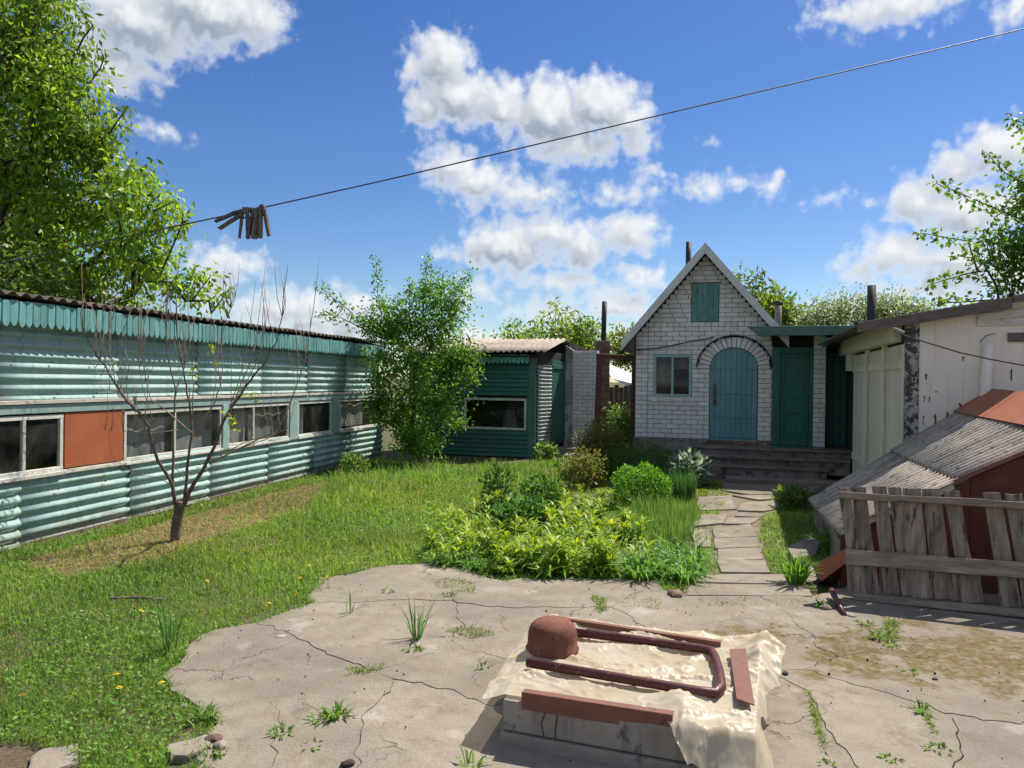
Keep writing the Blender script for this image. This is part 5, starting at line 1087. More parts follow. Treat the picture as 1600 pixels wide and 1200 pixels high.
def tree(name, label, base, trunk, lumps, shoots, seed, leaf, nt=200, per=60, spread=0.35, droop=0.4, c1=(.06, .11, .02), c2=(.12, .17, .03), bark='bark_dark', rtip=0.006, group=None, cat='tree', step=0.4, shoot_per=10, shoot_spread=0.1, pw=0.45, trunk_name='trunk'):
    rng = np.random.default_rng(seed); base = np.array(base, float)
    w_ = np.array([l[1]**2 for l in lumps], float) if lumps else np.array([1.0]); w_ /= w_.sum(); targets = []
    for c, r_ in lumps: pass
    if lumps:
        for i in rng.choice(len(lumps), nt, p=w_):
            c, r_ = lumps[i]; v = rng.normal(size=3); v = v/np.linalg.norm(v)*r_*rng.uniform(0.25, 1)**0.6; targets.append(np.array(c)+v)
    leafp = [rng.normal(size=(per, 3))*spread*np.array([1, 1, .8])*rng.uniform(.55, 1.25)+t for t in targets]
    lump_n = len(targets)
    for poly in shoots:                                   # leafy shoots standing out of the crown
        poly = np.array(poly, float); seg = np.linalg.norm(np.diff(poly, axis=0), axis=1).sum(); n = max(3, int(seg/0.18))
        for k in range(n+1):
            f = k/n*(len(poly)-1); i = min(int(f), len(poly)-2); p = poly[i]+(poly[i+1]-poly[i])*(f-i)
            targets.append(p); leafp.append(rng.normal(size=(shoot_per, 3))*shoot_spread*(1.15-.6*k/n)+p)
    nodes, par, rad, tips = grow(base, trunk, targets, rng, step, rtip, pw)
    root = tag(empty(name, base), label, cat, group)
    obj(trunk_name, limb_mesh(trunk_name, nodes, par, rad, bark, base), root)
    P = np.concatenate(leafp); cen = np.repeat(np.array(targets), [len(x) for x in leafp], 0)
    D = unit(P-cen)*0.7+rng.normal(size=P.shape)*0.5; D[:, 2] -= droop
    V, F, C = leaves(rng, P-base, D, leaf[0], leaf[1], c1, c2)
    ct = np.repeat(rng.uniform(.62, 1.22, len(leafp)), [len(x) for x in leafp]); C = C*np.repeat(ct, 4)[:, None]
    tw = vnoise(P[:, 0]+P[:, 1]*.3, P[:, 2], 1.1, seed)[:, None]; C = C*np.repeat(0.75+0.5*tw, 4, 0)
    obj('crown', np_mesh('crown', V, F, C, 'leaf'), root); return root
def L(px, py, d, rpx): return (np.array(Py(px, py, d)), rpx*d/1200)
def SH(*pts): return [np.array(Py(*p)) for p in pts]
G1, G2 = (.125, .235, .026), (.25, .36, .045)
b = Py(-90, 600, 15.0)
big = [L(40, 25, 14.5, 80), L(75, 110, 14.2, 75), L(120, 190, 14, 70), L(60, 240, 14.5, 100), L(160, 275, 14, 60), L(215, 330, 13.6, 58), L(110, 380, 14.3, 100), L(225, 405, 13.8, 48), L(30, 420, 14.5, 80), L(-90, 60, 15.5, 130), L(-110, 260, 16, 150), L(10, 330, 15, 90), L(290, 455, 14.2, 34), L(180, 440, 14.4, 60), L(10, 130, 14.4, 90)]
tree('walnut_tree', 'tall broad tree with drooping yellow-green leaves behind the long shed', (b.x, b.y, 0), [(b.x, b.y, 0), (b.x+.1, b.y, 1.5), (b.x+.2, b.y-.1, 2.8), (b.x+.6, b.y-.3, 4.0), (b.x+.9, b.y-.4, 5.5)], big,
     [SH((130, 60, 14), (145, 40, 13.8), (118, 5, 13.8)), SH((140, 130, 14), (165, 95, 13.9), (158, 80, 13.9)), SH((170, 210, 13.8), (200, 165, 13.6)), SH((190, 300, 13.6), (205, 255, 13.5)), SH((240, 330, 13.4), (278, 312, 13.2), (290, 345, 13.2)), SH((250, 430, 13.6), (285, 350, 13.3)), SH((300, 470, 14), (330, 430, 14)), SH((330, 490, 14), (356, 455, 14)), SH((290, 470, 14), (345, 470, 14))],
     3, (0.14, 0.06), nt=720, per=56, spread=0.21, droop=0.8, c1=G1, c2=G2, rtip=0.008, shoot_per=9, shoot_spread=0.11)
b = Py(20, 600, 11.5)
tree('elder_shrub', 'light green leafy shrub just above the shed roof at the left edge', (b.x-1.2, 12.5, 0), [(b.x-1.2, 12.5, 0), (b.x-1.2, 12.5, 1.5), (b.x-1.2, 12.5, 2.6)], [L(20, 445, 12.5, 60), L(-60, 430, 12.5, 70), L(90, 465, 12.7, 35)], [], 31, (0.12, 0.055), nt=60, per=55, spread=0.2, droop=0.3, c1=(.10, .19, .03), c2=(.18, .26, .05), cat='shrub')
# leafy bush tree in the corner of the two sheds
b = Pz(645, 727); bd = b.y
bl = [L(600, 505, bd, 34), L(655, 480, bd, 40), L(695, 470, bd+.2, 38), L(640, 545, bd-.2, 54), L(695, 540, bd, 42), L(722, 575, bd-.2, 26), L(620, 605, bd-.2, 42), L(675, 600, bd-.4, 45), L(640, 660, bd-.3, 45), L(665, 690, bd-.3, 28), L(690, 640, bd-.3, 26), L(585, 570, bd+.1, 28), L(605, 640, bd, 26), L(620, 690, bd, 30)]
tree('corner_bush', 'dense green leafy bush tree in the corner between the two sheds', (b.x, b.y, 0), [(b.x, b.y, 0), (b.x, b.y, .9), (b.x+.05, b.y, 1.8), (b.x, b.y, 2.5)], bl,
     [SH((600, 510, bd), (590, 460, bd), (588, 410, bd)), SH((640, 500, bd), (640, 440, bd)), SH((660, 500, bd), (668, 405, bd)), SH((690, 500, bd), (715, 450, bd), (735, 425, bd)), SH((595, 520, bd), (545, 485, bd-.3), (500, 448, bd-.5)), SH((580, 520, bd), (530, 495, bd-.2), (505, 490, bd-.2)), SH((715, 560, bd), (755, 552, bd-.3)), SH((700, 640, bd), (725, 660, bd-.2), (712, 672, bd-.2)), SH((610, 500, bd), (565, 500, bd)), SH((690, 510, bd), (728, 470, bd))],
     5, (0.085, 0.042), nt=290, per=56, spread=0.145, droop=0.15, c1=(.07, .19, .024), c2=(.17, .32, .048), bark='bark', rtip=0.004, step=0.3, shoot_per=22, shoot_spread=0.085)
# apricot tree reaching in from the right
b = (11.2, 13.2, 0)
rl = [L(1600, 300, 13, 38), L(1598, 380, 13, 46), L(1565, 395, 12.8, 24), L(1610, 440, 13, 36), L(1575, 455, 12.9, 22), L(1650, 350, 13.2, 60), L(1700, 250, 13.3, 80), L(1720, 400, 13.3, 80)]
tree('apricot_tree', 'fresh green tree reaching over the cream shed roof from the right edge', b, [b, (11.2, 13.2, 1.5), (11.0, 13.2, 2.6), (10.6, 13.1, 3.8), (10.4, 13.1, 5.0)], rl,
     [SH((1620, 200, 13), (1578, 185, 12.9)), SH((1620, 300, 13), (1570, 270, 12.8), (1542, 240, 12.7)), SH((1600, 345, 13), (1530, 315, 12.8), (1462, 286, 12.6)), SH((1600, 380, 13), (1520, 378, 12.8), (1438, 364, 12.6)), SH((1590, 420, 13), (1520, 425, 12.8), (1452, 445, 12.7)), SH((1590, 440, 13), (1540, 450, 12.8)), SH((1600, 465, 13), (1500, 472, 12.8), (1465, 474, 12.8)), SH((1600, 400, 13), (1540, 405, 12.8), (1495, 400, 12.8))],
     9, (0.10, 0.062), nt=210, per=40, spread=0.19, droop=0.3, c1=(.08, .18, .022), c2=(.17, .28, .04), rtip=0.005, shoot_per=11, shoot_spread=0.075)
# trees beyond the yard
def simple(name, label, lumps, shoots, seed, leaf, nt, per, spread, c1, c2, group='trees beyond the yard', droop=0.0, sp=8, ss=.12):
    c = sum(l[0] for l in lumps)/len(lumps) if lumps else shoots[0][0]; b_ = (c[0], c[1], 0)
    return tree(name, label, b_, [b_, (c[0], c[1], 1.2), (c[0], c[1], max(1.6, c[2]-1.2))], lumps, shoots, seed, leaf, nt, per, spread, droop, c1, c2, group=group, shoot_per=sp, shoot_spread=ss)
PA, PB = (.14, .25, .04), (.24, .34, .06)
simple('poplar_tree', 'pale green shoots of a tree above the middle of the green shed roof', [L(815, 540, 27, 30)], [SH((800, 545, 27), (790, 508, 27)), SH((812, 545, 27), (808, 505, 27)), SH((828, 545, 27), (832, 510, 27))], 41, (.2, .08), 30, 30, .3, PA, PB, sp=10, ss=.16)
simple('poplar_tree', 'taller pale green shoots above the right end of the green shed roof', [L(880, 540, 26, 36), L(915, 535, 26, 26)], [SH((850, 545, 26), (850, 495, 26)), SH((868, 545, 26), (868, 472, 26)), SH((885, 545, 26), (886, 490, 26)), SH((905, 545, 26), (906, 492, 26)), SH((928, 545, 26), (932, 505, 26))], 42, (.2, .08), 60, 32, .3, PA, PB, sp=11, ss=.16)
simple('poplar_tree', 'green sunlit tree rising behind the right slope of the house roof', [L(1195, 490, 25, 34), L(1225, 505, 25, 26)], [SH((1158, 470, 25), (1156, 425, 25)), SH((1172, 470, 25), (1180, 430, 25)), SH((1190, 480, 25), (1192, 432, 25)), SH((1205, 480, 25), (1212, 455, 25)), SH((1225, 500, 25), (1234, 470, 25))], 43, (.21, .09), 70, 34, .28, (.11, .19, .03), (.2, .27, .045), sp=12, ss=.15)
simple('apple_tree', 'pale blossoming apple tree behind the canopy and shed chimney', [L(1265, 505, 24, 26), L(1300, 495, 24, 30), L(1340, 488, 24, 30), L(1375, 495, 24, 28)], [SH((1330, 490, 24), (1322, 462, 24)), SH((1300, 490, 24), (1275, 478, 24))], 44, (.11, .06), 130, 34, .24, (.16, .22, .07), (.30, .35, .20), sp=7, ss=.12)
simple('apple_tree', 'second pale apple tree right of the dark shed chimney', [L(1405, 490, 24, 26), L(1440, 492, 24, 22)], [SH((1385, 500, 24), (1384, 458, 24)), SH((1440, 495, 24), (1472, 470, 24))], 45, (.11, .06), 70, 34, .24, (.15, .21, .06), (.28, .33, .18), sp=7, ss=.12)
simple('far_tree', 'round green tree seen through the gate', [L(975, 545, 34, 26), L(1000, 550, 34, 24)], [], 46, (.2, .1), 60, 40, .35, (.12, .17, .03), (.22, .25, .05))
simple('garden_bush', 'bright green bush growing just behind the gate', [L(972, 650, 21.5, 20), L(980, 675, 21.2, 20), L(962, 680, 21, 16)], [], 47, (.09, .05), 50, 50, .16, (.08, .16, .03), (.16, .26, .05), cat='bush') if False else None
tree('garden_bush', 'bright green bush growing just behind the gate', (Py(972, 600, 20.5).x, 20.5, 0), [(Py(972, 600, 20.5).x, 20.5, 0), (Py(972, 600, 20.5).x, 20.5, .4)], [L(974, 650, 20.5, 17), L(980, 675, 20.3, 18), L(966, 690, 20, 18)], [], 47, (.09, .05), 55, 50, .15, 0.1, (.08, .16, .03), (.16, .26, .05), cat='bush')
# small white-roofed barn and dark fence beyond the gate
fb = Py(975, 600, 27)
barn = tag(empty('white_barn', (fb.x, 27, 0)), 'small pale barn with a white sloping roof seen through the gate', 'barn')
def rl_(px, py, d=27): p = Py(px, py, d); return (p.x-fb.x, p.z)
a, c, e, f_ = rl_(950, 580), rl_(1000, 607), rl_(1000, 614), rl_(974, 611)
MB().prism([(f_[0], 0), (e[0]+1, 0), (e[0]+1, e[1]), (f_[0], f_[1])], 'y', 0, 2).build('wall', 'white_sheet', barn)
MB().add([(a[0], 0.0, a[1]), (c[0]+.4, -.3, c[1]), (c[0]+.4, -.3, c[1]-.35), (a[0]+.1, -.3, a[1]-.25), (a[0], 2.0, a[1]+.4), (c[0]+.4, 2.0, c[1]+.4), (c[0]+.4, 2.0, c[1]), (a[0], 2.0, a[1]+.1)], [(0, 1, 5, 4), (3, 2, 1, 0), (7, 6, 2, 3), (4, 5, 6, 7), (0, 4, 7, 3), (1, 2, 6, 5)]).build('roof', 'white_sheet', barn)
dk = tag(empty('dark_fence', (Py(955, 600, 24).x, 24, 0)), 'dark wooden fence in shade beyond the gate', 'fence')
for k in range(6): box_part('fence_board', 'bark_dark', dk, -.2+k*.15, -.2+k*.15+.14, 0, .03, 0, 1.75+rnd.uniform(-.08, .06))
# ------------------------------------------------------------------ bare young tree on the lawn
BT = Pz(276, 846); bd = BT.y; bt = tag(empty('bare_tree', (BT.x, BT.y, 0)), 'young fruit tree with bare upright twigs standing in front of the long shed', 'tree')
def zz8(x, y): return (120+x/2.5, 380+y/2.5)
LIMBS = [ # points in photo pixels, depth shift along the limb, start radius, end radius
 ([(274, 846), (276, 820), (280, 795), (284, 786)], 0.0, .064, .056),
 ([zz8(392, 1040), zz8(370, 940), zz8(320, 850), zz8(285, 740), zz8(272, 700), zz8(225, 650), zz8(165, 580), zz8(110, 480), zz8(60, 410), zz8(25, 340), zz8(20, 250)], -0.5, .036, .006),
 ([zz8(375, 950), zz8(375, 820), zz8(380, 700), zz8(385, 570), zz8(352, 430), zz8(350, 280), zz8(355, 190)], 0.35, .026, .005),
 ([zz8(420, 1010), zz8(435, 880), zz8(450, 750), zz8(440, 620), zz8(420, 520), zz8(395, 400), zz8(385, 150), zz8(410, 10)], 0.1, .030, .004),
 ([zz8(420, 1020), zz8(490, 890), zz8(540, 790), zz8(580, 680), zz8(640, 590), zz8(690, 520), zz8(740, 450), zz8(780, 380), zz8(800, 290), zz8(825, 85)], -0.45, .038, .004),
 ([zz8(272, 700), zz8(200, 610), zz8(190, 500), zz8(186, 330), zz8(220, 240)], -0.1, .012, .003), ([zz8(225, 650), zz8(150, 540), zz8(130, 430), zz8(130, 330), zz8(165, 200)], .2, .012, .003),
 ([zz8(450, 740), zz8(380, 680), zz8(290, 610), zz8(270, 540), zz8(250, 430), zz8(245, 270)], .3, .015, .003), ([zz8(450, 690), zz8(455, 560), zz8(450, 450), zz8(460, 290)], -.2, .012, .003),
 ([zz8(460, 740), zz8(530, 640), zz8(560, 560), zz8(570, 480), zz8(562, 380), zz8(600, 250), zz8(630, 160)], .35, .016, .003), ([zz8(455, 720), zz8(520, 660), zz8(545, 540), zz8(530, 400), zz8(536, 290)], .0, .011, .003),
 ([zz8(590, 680), zz8(620, 600), zz8(690, 440), zz8(705, 330), zz8(740, 70)], .25, .014, .003), ([zz8(580, 690), zz8(625, 560), zz8(660, 440), zz8(700, 140)], -.3, .010, .003), ([zz8(640, 590), zz8(700, 470), zz8(735, 330), zz8(755, 220)], .1, .010, .003),
 ([zz8(520, 860), zz8(640, 800), zz8(720, 760), zz8(780, 740), zz8(850, 590), zz8(890, 470), zz8(912, 330), zz8(910, 240)], -.5, .018, .003), ([zz8(640, 800), zz8(730, 770), zz8(830, 720), zz8(855, 600)], -.2, .010, .003), ([zz8(560, 830), zz8(650, 780), zz8(760, 745), zz8(785, 742)], -.6, .011, .003),
 ([zz8(365, 940), zz8(300, 910), zz8(240, 908), zz8(190, 880), zz8(130, 820), zz8(125, 740), zz8(150, 690)], -.4, .008, .002), ([zz8(400, 730), zz8(300, 740), zz8(180, 735), zz8(110, 730), zz8(100, 690)], -.5, .008, .002), ([zz8(380, 870), zz8(420, 920), zz8(470, 900), zz8(540, 850)], .3, .009, .003),
 ([zz8(110, 480), zz8(95, 520), zz8(60, 470), zz8(30, 400)], .1, .007, .002), ([zz8(165, 580), zz8(110, 575), zz8(60, 530)], .2, .006, .002), ([zz8(385, 570), zz8(412, 520), zz8(440, 400), zz8(436, 300)], .1, .010, .003), ([zz8(300, 700), zz8(255, 560), zz8(240, 450), zz8(250, 330)], -.3, .009, .003)]
rngb = np.random.default_rng(77)
m_ = MB(); mt_ = MB(); ends = []
for pts, sh_, r0, r1 in LIMBS:
    n = len(pts); P_ = []
    for k, (px, py) in enumerate(pts):
        f = k/(n-1); P_.append(Py(px, py, bd+sh_*f*1.2)-Vector((BT.x, BT.y, 0)))
    if r0 > .05: P_[0].z = -0.03
    Q_ = []
    for k in range(n-1):                      # resample with a little crookedness
        for j in range(3):
            q_ = P_[k].lerp(P_[k+1], j/3); Q_.append(q_+Vector(rngb.normal(size=3)*r0*(0.18 if r0 < .05 else .05)) if (k or j) else q_)
    Q_.append(P_[-1]); nn = len(Q_); rr = [r0+(r1-r0)*(k/(nn-1))**0.7 for k in range(nn)]
    rr = [q_*(.68 if r0 < .05 else .95) for q_ in rr]; (m_ if r0 > .02 else mt_).tube(Q_, rr, 9 if r0 > .02 else 6); 
    if r0 < .05: ends += [q_ for q_ in Q_[nn//3:-3] if q_.z > 1.25]
m_.build('trunk', 'bark', bt, smooth=True)
for k in range(95):                            # thin upright shoots
    p = ends[int(rngb.integers(len(ends)))]; Ls = rngb.uniform(.3, .8); lean = Vector((rngb.normal()*.09, rngb.normal()*.10, 1)); c_ = Vector((rngb.normal()*.035, rngb.normal()*.035, 0))
    mt_.tube([p, p+lean*Ls*.3+c_, p+lean*Ls*.65+c_*.8, p+lean*Ls], [.0045, .0038, .003, .0016], 5)
mt_.build('crown', 'twig', bt, smooth=True)
rng = np.random.default_rng(5); P = np.array([Py(*zz8(x, y), bd-.4) for x, y in ((610, 690), (620, 720), (600, 660), (690, 600), (540, 470), (455, 500), (460, 495), (650, 585), (525, 410), (600, 700), (490, 1020))])-np.array([BT.x, BT.y, 0])
P = np.repeat(P, 5, 0)+rng.normal(size=(55, 3))*.03; V, F, C = leaves(rng, P, rng.normal(size=P.shape), .06, .035, (.22, .30, .03), (.32, .36, .05)); obj('young_leaves', np_mesh('young_leaves', V, F, C, 'leaf'), bt)
# ------------------------------------------------------------------ grass (nobody could count it)
rng = np.random.default_rng(11)
def W(pts): return [tuple(Pz(*p).xy) for p in pts]
LAWN = W([(0, 868), (271, 801), (440, 757), (575, 722), (700, 727), (840, 724), (905, 716), (940, 730), (900, 745), (790, 762), (705, 800), (668, 885), (640, 884), (580, 889), (515, 909), (488, 938), (398, 963), (298, 1018), (258, 1058), (254, 1085), (300, 1130), (268, 1172), (255, 1240), (150, 1500), (-900, 1500), (-900, 1150)])
DRY = W([(30, 880), (255, 818), (470, 760), (520, 752), (480, 800), (300, 850), (250, 878), (100, 905)])
BARE = W([(-60, 1172), (40, 1165), (110, 1182), (140, 1230), (-60, 1260)])
BED = W([(668, 885), (705, 800), (780, 764), (900, 742), (960, 738), (1085, 760), (1095, 830), (1103, 900), (1050, 915), (960, 911), (830, 903)])
SIDE = W([(1080, 780), (1100, 748), (1128, 752), (1140, 775), (1110, 830), (1130, 900), (1095, 900), (1090, 840)])
RIGHT = W([(1190, 812), (1232, 780), (1262, 778), (1300, 850), (1320, 900), (1262, 918), (1205, 898), (1185, 840)])
BACK = W([(905, 716), (990, 702), (1090, 702), (1130, 748), (1085, 760), (960, 738), (900, 742)])
STEPR = W([(1290, 760), (1340, 745), (1330, 770), (1290, 785)])
CRACKS = [W(p) for p in ([(665, 918), (700, 908), (745, 915), (740, 935), (700, 925)], [(695, 992), (740, 985), (775, 998), (735, 1006)], [(540, 1050), (600, 1045), (600, 1056), (545, 1066)], [(1090, 940), (1330, 938), (1320, 955), (1095, 952)], [(925, 938), (945, 940), (950, 960), (935, 965)], [(975, 940), (1035, 942), (1030, 958), (985, 955)], [(1040, 912), (1075, 915), (1075, 945), (1045, 940)], [(1385, 975), (1405, 980), (1400, 1010), (1380, 1000)], [(1433, 1095), (1448, 1130), (1465, 1160), (1450, 1140)], [(1262, 1080), (1275, 1120), (1290, 1190), (1270, 1130)])]
def scatter(poly, n, power=1.1):
    a = np.array(poly); lo, hi = a.min(0), a.max(0); X, Y = [], []; tot = 0
    lo = np.maximum(lo, [-9.5, 2.2])
    for _ in range(60):
        x = rng.uniform(lo[0], hi[0], n*2); y = rng.uniform(lo[1], hi[1], n*2); d = np.hypot(x, y)
        vis = np.abs(x/np.maximum(y, .1)) < 0.80
        k = in_poly(x, y, poly) & vis & (rng.uniform(0, 1, len(x)) < np.minimum(1, (3.2/d)**power)); X.append(x[k]); Y.append(y[k]); tot += k.sum()
        if tot >= n: break
    return np.concatenate(X)[:n], np.concatenate(Y)[:n]
def grass_part(poly, n, hmin, hmax, c1, c2, wid=0.004, power=1.1, lean=0.35, avoid=(), tall=None, zb=0.0, bend=(.1, .6)):
    X, Y = scatter(poly, n, power)
    for p in avoid: k = ~in_poly(X, Y, p); X, Y = X[k], Y[k]
    m = len(X); d = np.hypot(X, Y); cl = vnoise(X, Y, 1.7, 21); cl2 = vnoise(X, Y, 6, 22)
    h = (hmin+(hmax-hmin)*rng.uniform(0, 1, m)**1.5)*(0.55+0.9*cl)*(0.75+.5*cl2)
    if tall is not None:
        for tp, f in tall: h = np.where(in_poly(X, Y, tp), h*f, h)
    P = np.stack([X, Y, np.full(m, zb)], 1); a = rng.uniform(0, 6.283, m); D = np.stack([np.cos(a)*lean*rng.uniform(.2, 1.5, m), np.sin(a)*lean*rng.uniform(.2, 1.5, m), np.ones(m)], 1)
    v, f, c = blades(rng, P, D, h, np.maximum(wid, wid*d/4.5)*rng.uniform(.7, 1.4, m), rng.uniform(*bend, m), c1, c2)
    patchy = np.repeat((0.8+0.5*vnoise(X, Y, .9, 25))[:, None]*np.stack([0.85+.45*vnoise(X, Y, .6, 26), np.ones(m), np.ones(m)], 1), 5, 0); c = c*patchy
    dry = np.repeat(rng.uniform(0, 1, m) < 0.07, 5); c[dry] = np.array([.30, .25, .13])*rng.uniform(.7, 1.2, (dry.sum(), 1))
    return v, f, c
TALL = [(W([(400, 800), (480, 770), (560, 730), (690, 728), (720, 745), (640, 770), (560, 800), (470, 830)]), 2.4), (W([(720, 735), (900, 725), (905, 745), (780, 765)]), 2.0)]
GA, GB = (.095, .205, .028), (.20, .31, .058)
parts = [grass_part(LAWN, 125000, .025, .09, GA, GB, avoid=(DRY, BARE), tall=TALL),
         grass_part(LAWN, 13000, .08, .19, (.10, .22, .03), (.22, .31, .07), wid=.003, avoid=(DRY, BARE), tall=TALL, lean=.25),
         grass_part(DRY, 9000, .02, .07, (.36, .28, .13), (.19, .21, .06), lean=1.2, power=.6), grass_part(DRY, 2500, .03, .10, GA, GB, power=.6),
         grass_part(BED, 15000, .04, .13, (.09, .19, .02), (.17, .27, .04), power=.6), grass_part(SIDE, 5200, .03, .09, GA, GB, power=.4), grass_part(RIGHT, 7500, .03, .10, GA, GB, power=.4, lean=.6),
         grass_part(BACK, 6500, .05, .22, (.08, .18, .02), (.16, .27, .035), power=.3), grass_part(STEPR, 1800, .05, .15, GA, GB, power=.2)]
ex_, ey_ = [], []
for (x0, y0), (x1, y1) in list(zip(YARD, YARD[1:]+YARD[:1]))[:17]:
    L_ = math.dist((x0, y0), (x1, y1)); nx_, ny_ = -(y1-y0)/L_, (x1-x0)/L_
    for k in range(int(L_*520)):
        t = rng.uniform(); o_ = abs(rng.normal())*.07-.012
        sgn = -1.0 if in_poly(np.array([(x0+x1)/2+nx_*.03]), np.array([(y0+y1)/2+ny_*.03]), YARD)[0] else 1.0
        x, y = wobble(x0+(x1-x0)*t, y0+(y1-y0)*t); ex_.append(x+nx_*o_*sgn); ey_.append(y+ny_*o_*sgn)
m = len(ex_); P = np.stack([ex_, ey_, np.zeros(m)], 1); a = rng.uniform(0, 6.283, m); l_ = rng.uniform(.1, .9, m)
parts.append(blades(rng, P, np.stack([np.cos(a)*l_, np.sin(a)*l_, np.ones(m)], 1), rng.uniform(.04, .12, m), np.full(m, .005)*rng.uniform(.7, 1.4, m), rng.uniform(.1, .8, m), GA, GB))
parts += [grass_part(p, 420, .02, .07, (.09, .17, .03), (.17, .25, .05), power=.2, lean=.8, zb=.02) for p in CRACKS]
V, F, C = merge(parts)
tag(obj('lawn_grass', np_mesh('lawn_grass', V, F, C, 'grass')), 'short uneven green grass of the lawn and path edges', 'grass', kind='stuff')
# broad little leaves of clover and weeds among the grass
X, Y = scatter(LAWN, 26000, 1.5); k = ~in_poly(X, Y, DRY) & ~in_poly(X, Y, BARE) & (vnoise(X, Y, 1.4, 33) > .35); X, Y = X[k], Y[k]; m = len(X)
P = np.stack([X, Y, rng.uniform(.01, .075, m)], 1); D = rng.normal(size=(m, 3)); D[:, 2] = np.abs(D[:, 2])*.45
V, F, C = leaves(rng, P, D, 0.030, 0.016, (.10, .23, .035), (.19, .33, .065), .2, .4)
tag(obj('lawn_weeds', np_mesh('lawn_weeds', V, F, C, 'grass')), 'small clover and weed leaves scattered through the lawn', 'weeds', kind='stuff')
# straw litter on the dry strip, crumbs on the concrete
X, Y = scatter(DRY, 6500, .5); m = len(X); P = np.stack([X, Y, np.full(m, .012)], 1); a = rng.uniform(0, 6.28, m); D = np.stack([np.cos(a), np.sin(a), rng.uniform(-.05, .12, m)], 1)
V, F, C = blades(rng, P, D, rng.uniform(.03, .12, m), np.full(m, .005), np.zeros(m)+.05, (.50, .38, .21), (.34, .22, .11)); tag(obj('straw_litter', np_mesh('straw_litter', V, F, C, 'grass')), 'dry straw and dead grass along the shed foot', 'straw', kind='stuff')
m_ = MB(); n = 0; yp = YARD
while n < 300:
    x, y = rng.uniform(-2.5, 5.0), rng.uniform(3.2, 7.2)
    if not in_poly(np.array([x]), np.array([y]), yp)[0] or rng.uniform() > (vnoise(np.array([x]), np.array([y]), 1.6, 91)[0]*1.5-.25): continue
    r_ = rng.uniform(.0015, .0075)*(1.8 if rng.uniform() < .06 else 1); z_ = .034+r_*.5
    m_.add([(x-r_, y, z_), (x+r_*.3, y-r_*1.1, z_), (x+r_, y+r_*.2, z_), (x-.1*r_, y+r_, z_), (x, y, z_+r_*.8), (x, y, z_-r_)], [(0, 1, 4), (1, 2, 4), (2, 3, 4), (3, 0, 4), (1, 0, 5), (2, 1, 5), (3, 2, 5), (0, 3, 5)]); n += 1
tag(m_.build('soil_crumbs', 'crumb'), 'small dark crumbs of soil scattered over the concrete yard', 'crumbs', kind='stuff')
m_ = MB()
for (x0, y0), (x1, y1) in list(zip(YARD, YARD[1:]+YARD[:1]))[:16]:
    for k in range(max(2, int(math.dist((x0, y0), (x1, y1))*9))):
        t = rng.uniform(); x, y = wobble(x0+(x1-x0)*t, y0+(y1-y0)*t); x += rng.normal()*.06; y += rng.normal()*.06; r_ = rng.uniform(.006, .026); z_ = .012+r_*.3; a = rng.uniform(0, 6.28); ca, sa = math.cos(a)*r_, math.sin(a)*r_
        m_.add([(x-ca, y-sa, z_), (x+sa*.8, y-ca*.8, z_), (x+ca*1.2, y+sa*1.1, z_), (x-sa, y+ca*.9, z_), (x+ca*.1, y, z_+r_*.7), (x, y, z_-r_)], [(0, 1, 4), (1, 2, 4), (2, 3, 4), (3, 0, 4), (1, 0, 5), (2, 1, 5), (3, 2, 5), (0, 3, 5)])
tag(m_.build('edge_rubble', 'slab'), 'small crumbled concrete bits along the yard edge', 'rubble', kind='stuff')
def rock(px, py, r_, label, mat='stone', z=0.03, flat=.6, name='stone', cat='stone'):
    bm = bmesh.new(); bmesh.ops.create_icosphere(bm, subdivisions=2, radius=r_); rr = np.random.default_rng(int(px*7+py))
    o = rr.uniform(0, 9, 3)
    for v in bm.verts:
        n_ = v.co.normalized(); k = 0.78+0.5*vnoise(np.array([n_.x*1.5+o[0]+n_.z]), np.array([n_.y*1.5+o[1]-n_.z]), 1.2, 50)[0]; v.co = Vector((v.co.x*1.2, v.co.y, v.co.z*flat))*k
    me = bpy.data.meshes.new(name); bm.to_mesh(me); bm.free(); me.materials.append(MT[mat])
    p = Pz(px, py, z); return tag(obj(name, me, None, (p.x, p.y, z+r_*flat*.45), (0, 0, rr.uniform(0, 6))), label, cat)
rock(333, 1157, .035, 'reddish stone wedged in the broken concrete at bottom left', 'red_brick'); rock(345, 1168, .035, 'pale stone beside the reddish one in the broken concrete'); rock(1056, 931, .06, 'brown half brick at the corner where path meets yard', 'red_brick')
rock(1227, 1054, .022, 'dark clod right of the plastic film', 'crumb'); rock(1196, 1078, .018, 'smaller dark clod near the steel plate', 'crumb'); rock(1461, 1062, .018, 'small dark pebble on the right side of the yard', 'crumb'); rock(544, 1196, .03, 'dark purple stone at the bottom edge of the yard', 'crumb')
rock(1290, 951, .045, 'pale stone by the rusty pipe end'); rock(1330, 962, .04, 'flat light stone under the fence corner', flat=.3); rock(438, 995, .03, 'flat rim of stone set in the concrete on the left', flat=.25)
def chunk(pts, label, z=.05):
    P0 = [Pz(*p) for p in pts]; P_ = []
    for a, b in zip(P0, P0[1:]+P0[:1]): P_ += [a.lerp(b, t)+Vector((rng.normal()*.012, rng.normal()*.012, 0)) for t in (0, .3, .62)]
    o = P_[0]; return tag(MB().prism([((p-o).x, (p-o).y) for p in P_], 'z', -.02, z).build('concrete_chunk', 'slab', None, bevel=0.014, seg=2, loc=(o.x, o.y, 0)), label, 'concrete chunk')
chunk([(262, 1178), (320, 1160), (330, 1172), (300, 1192), (268, 1196)], 'broken grey concrete chunk at the yard edge, bottom left', .045)
chunk([(60, 1178), (112, 1172), (130, 1192), (75, 1215), (40, 1210)], 'tan slab fragment in the bottom left corner', .025)
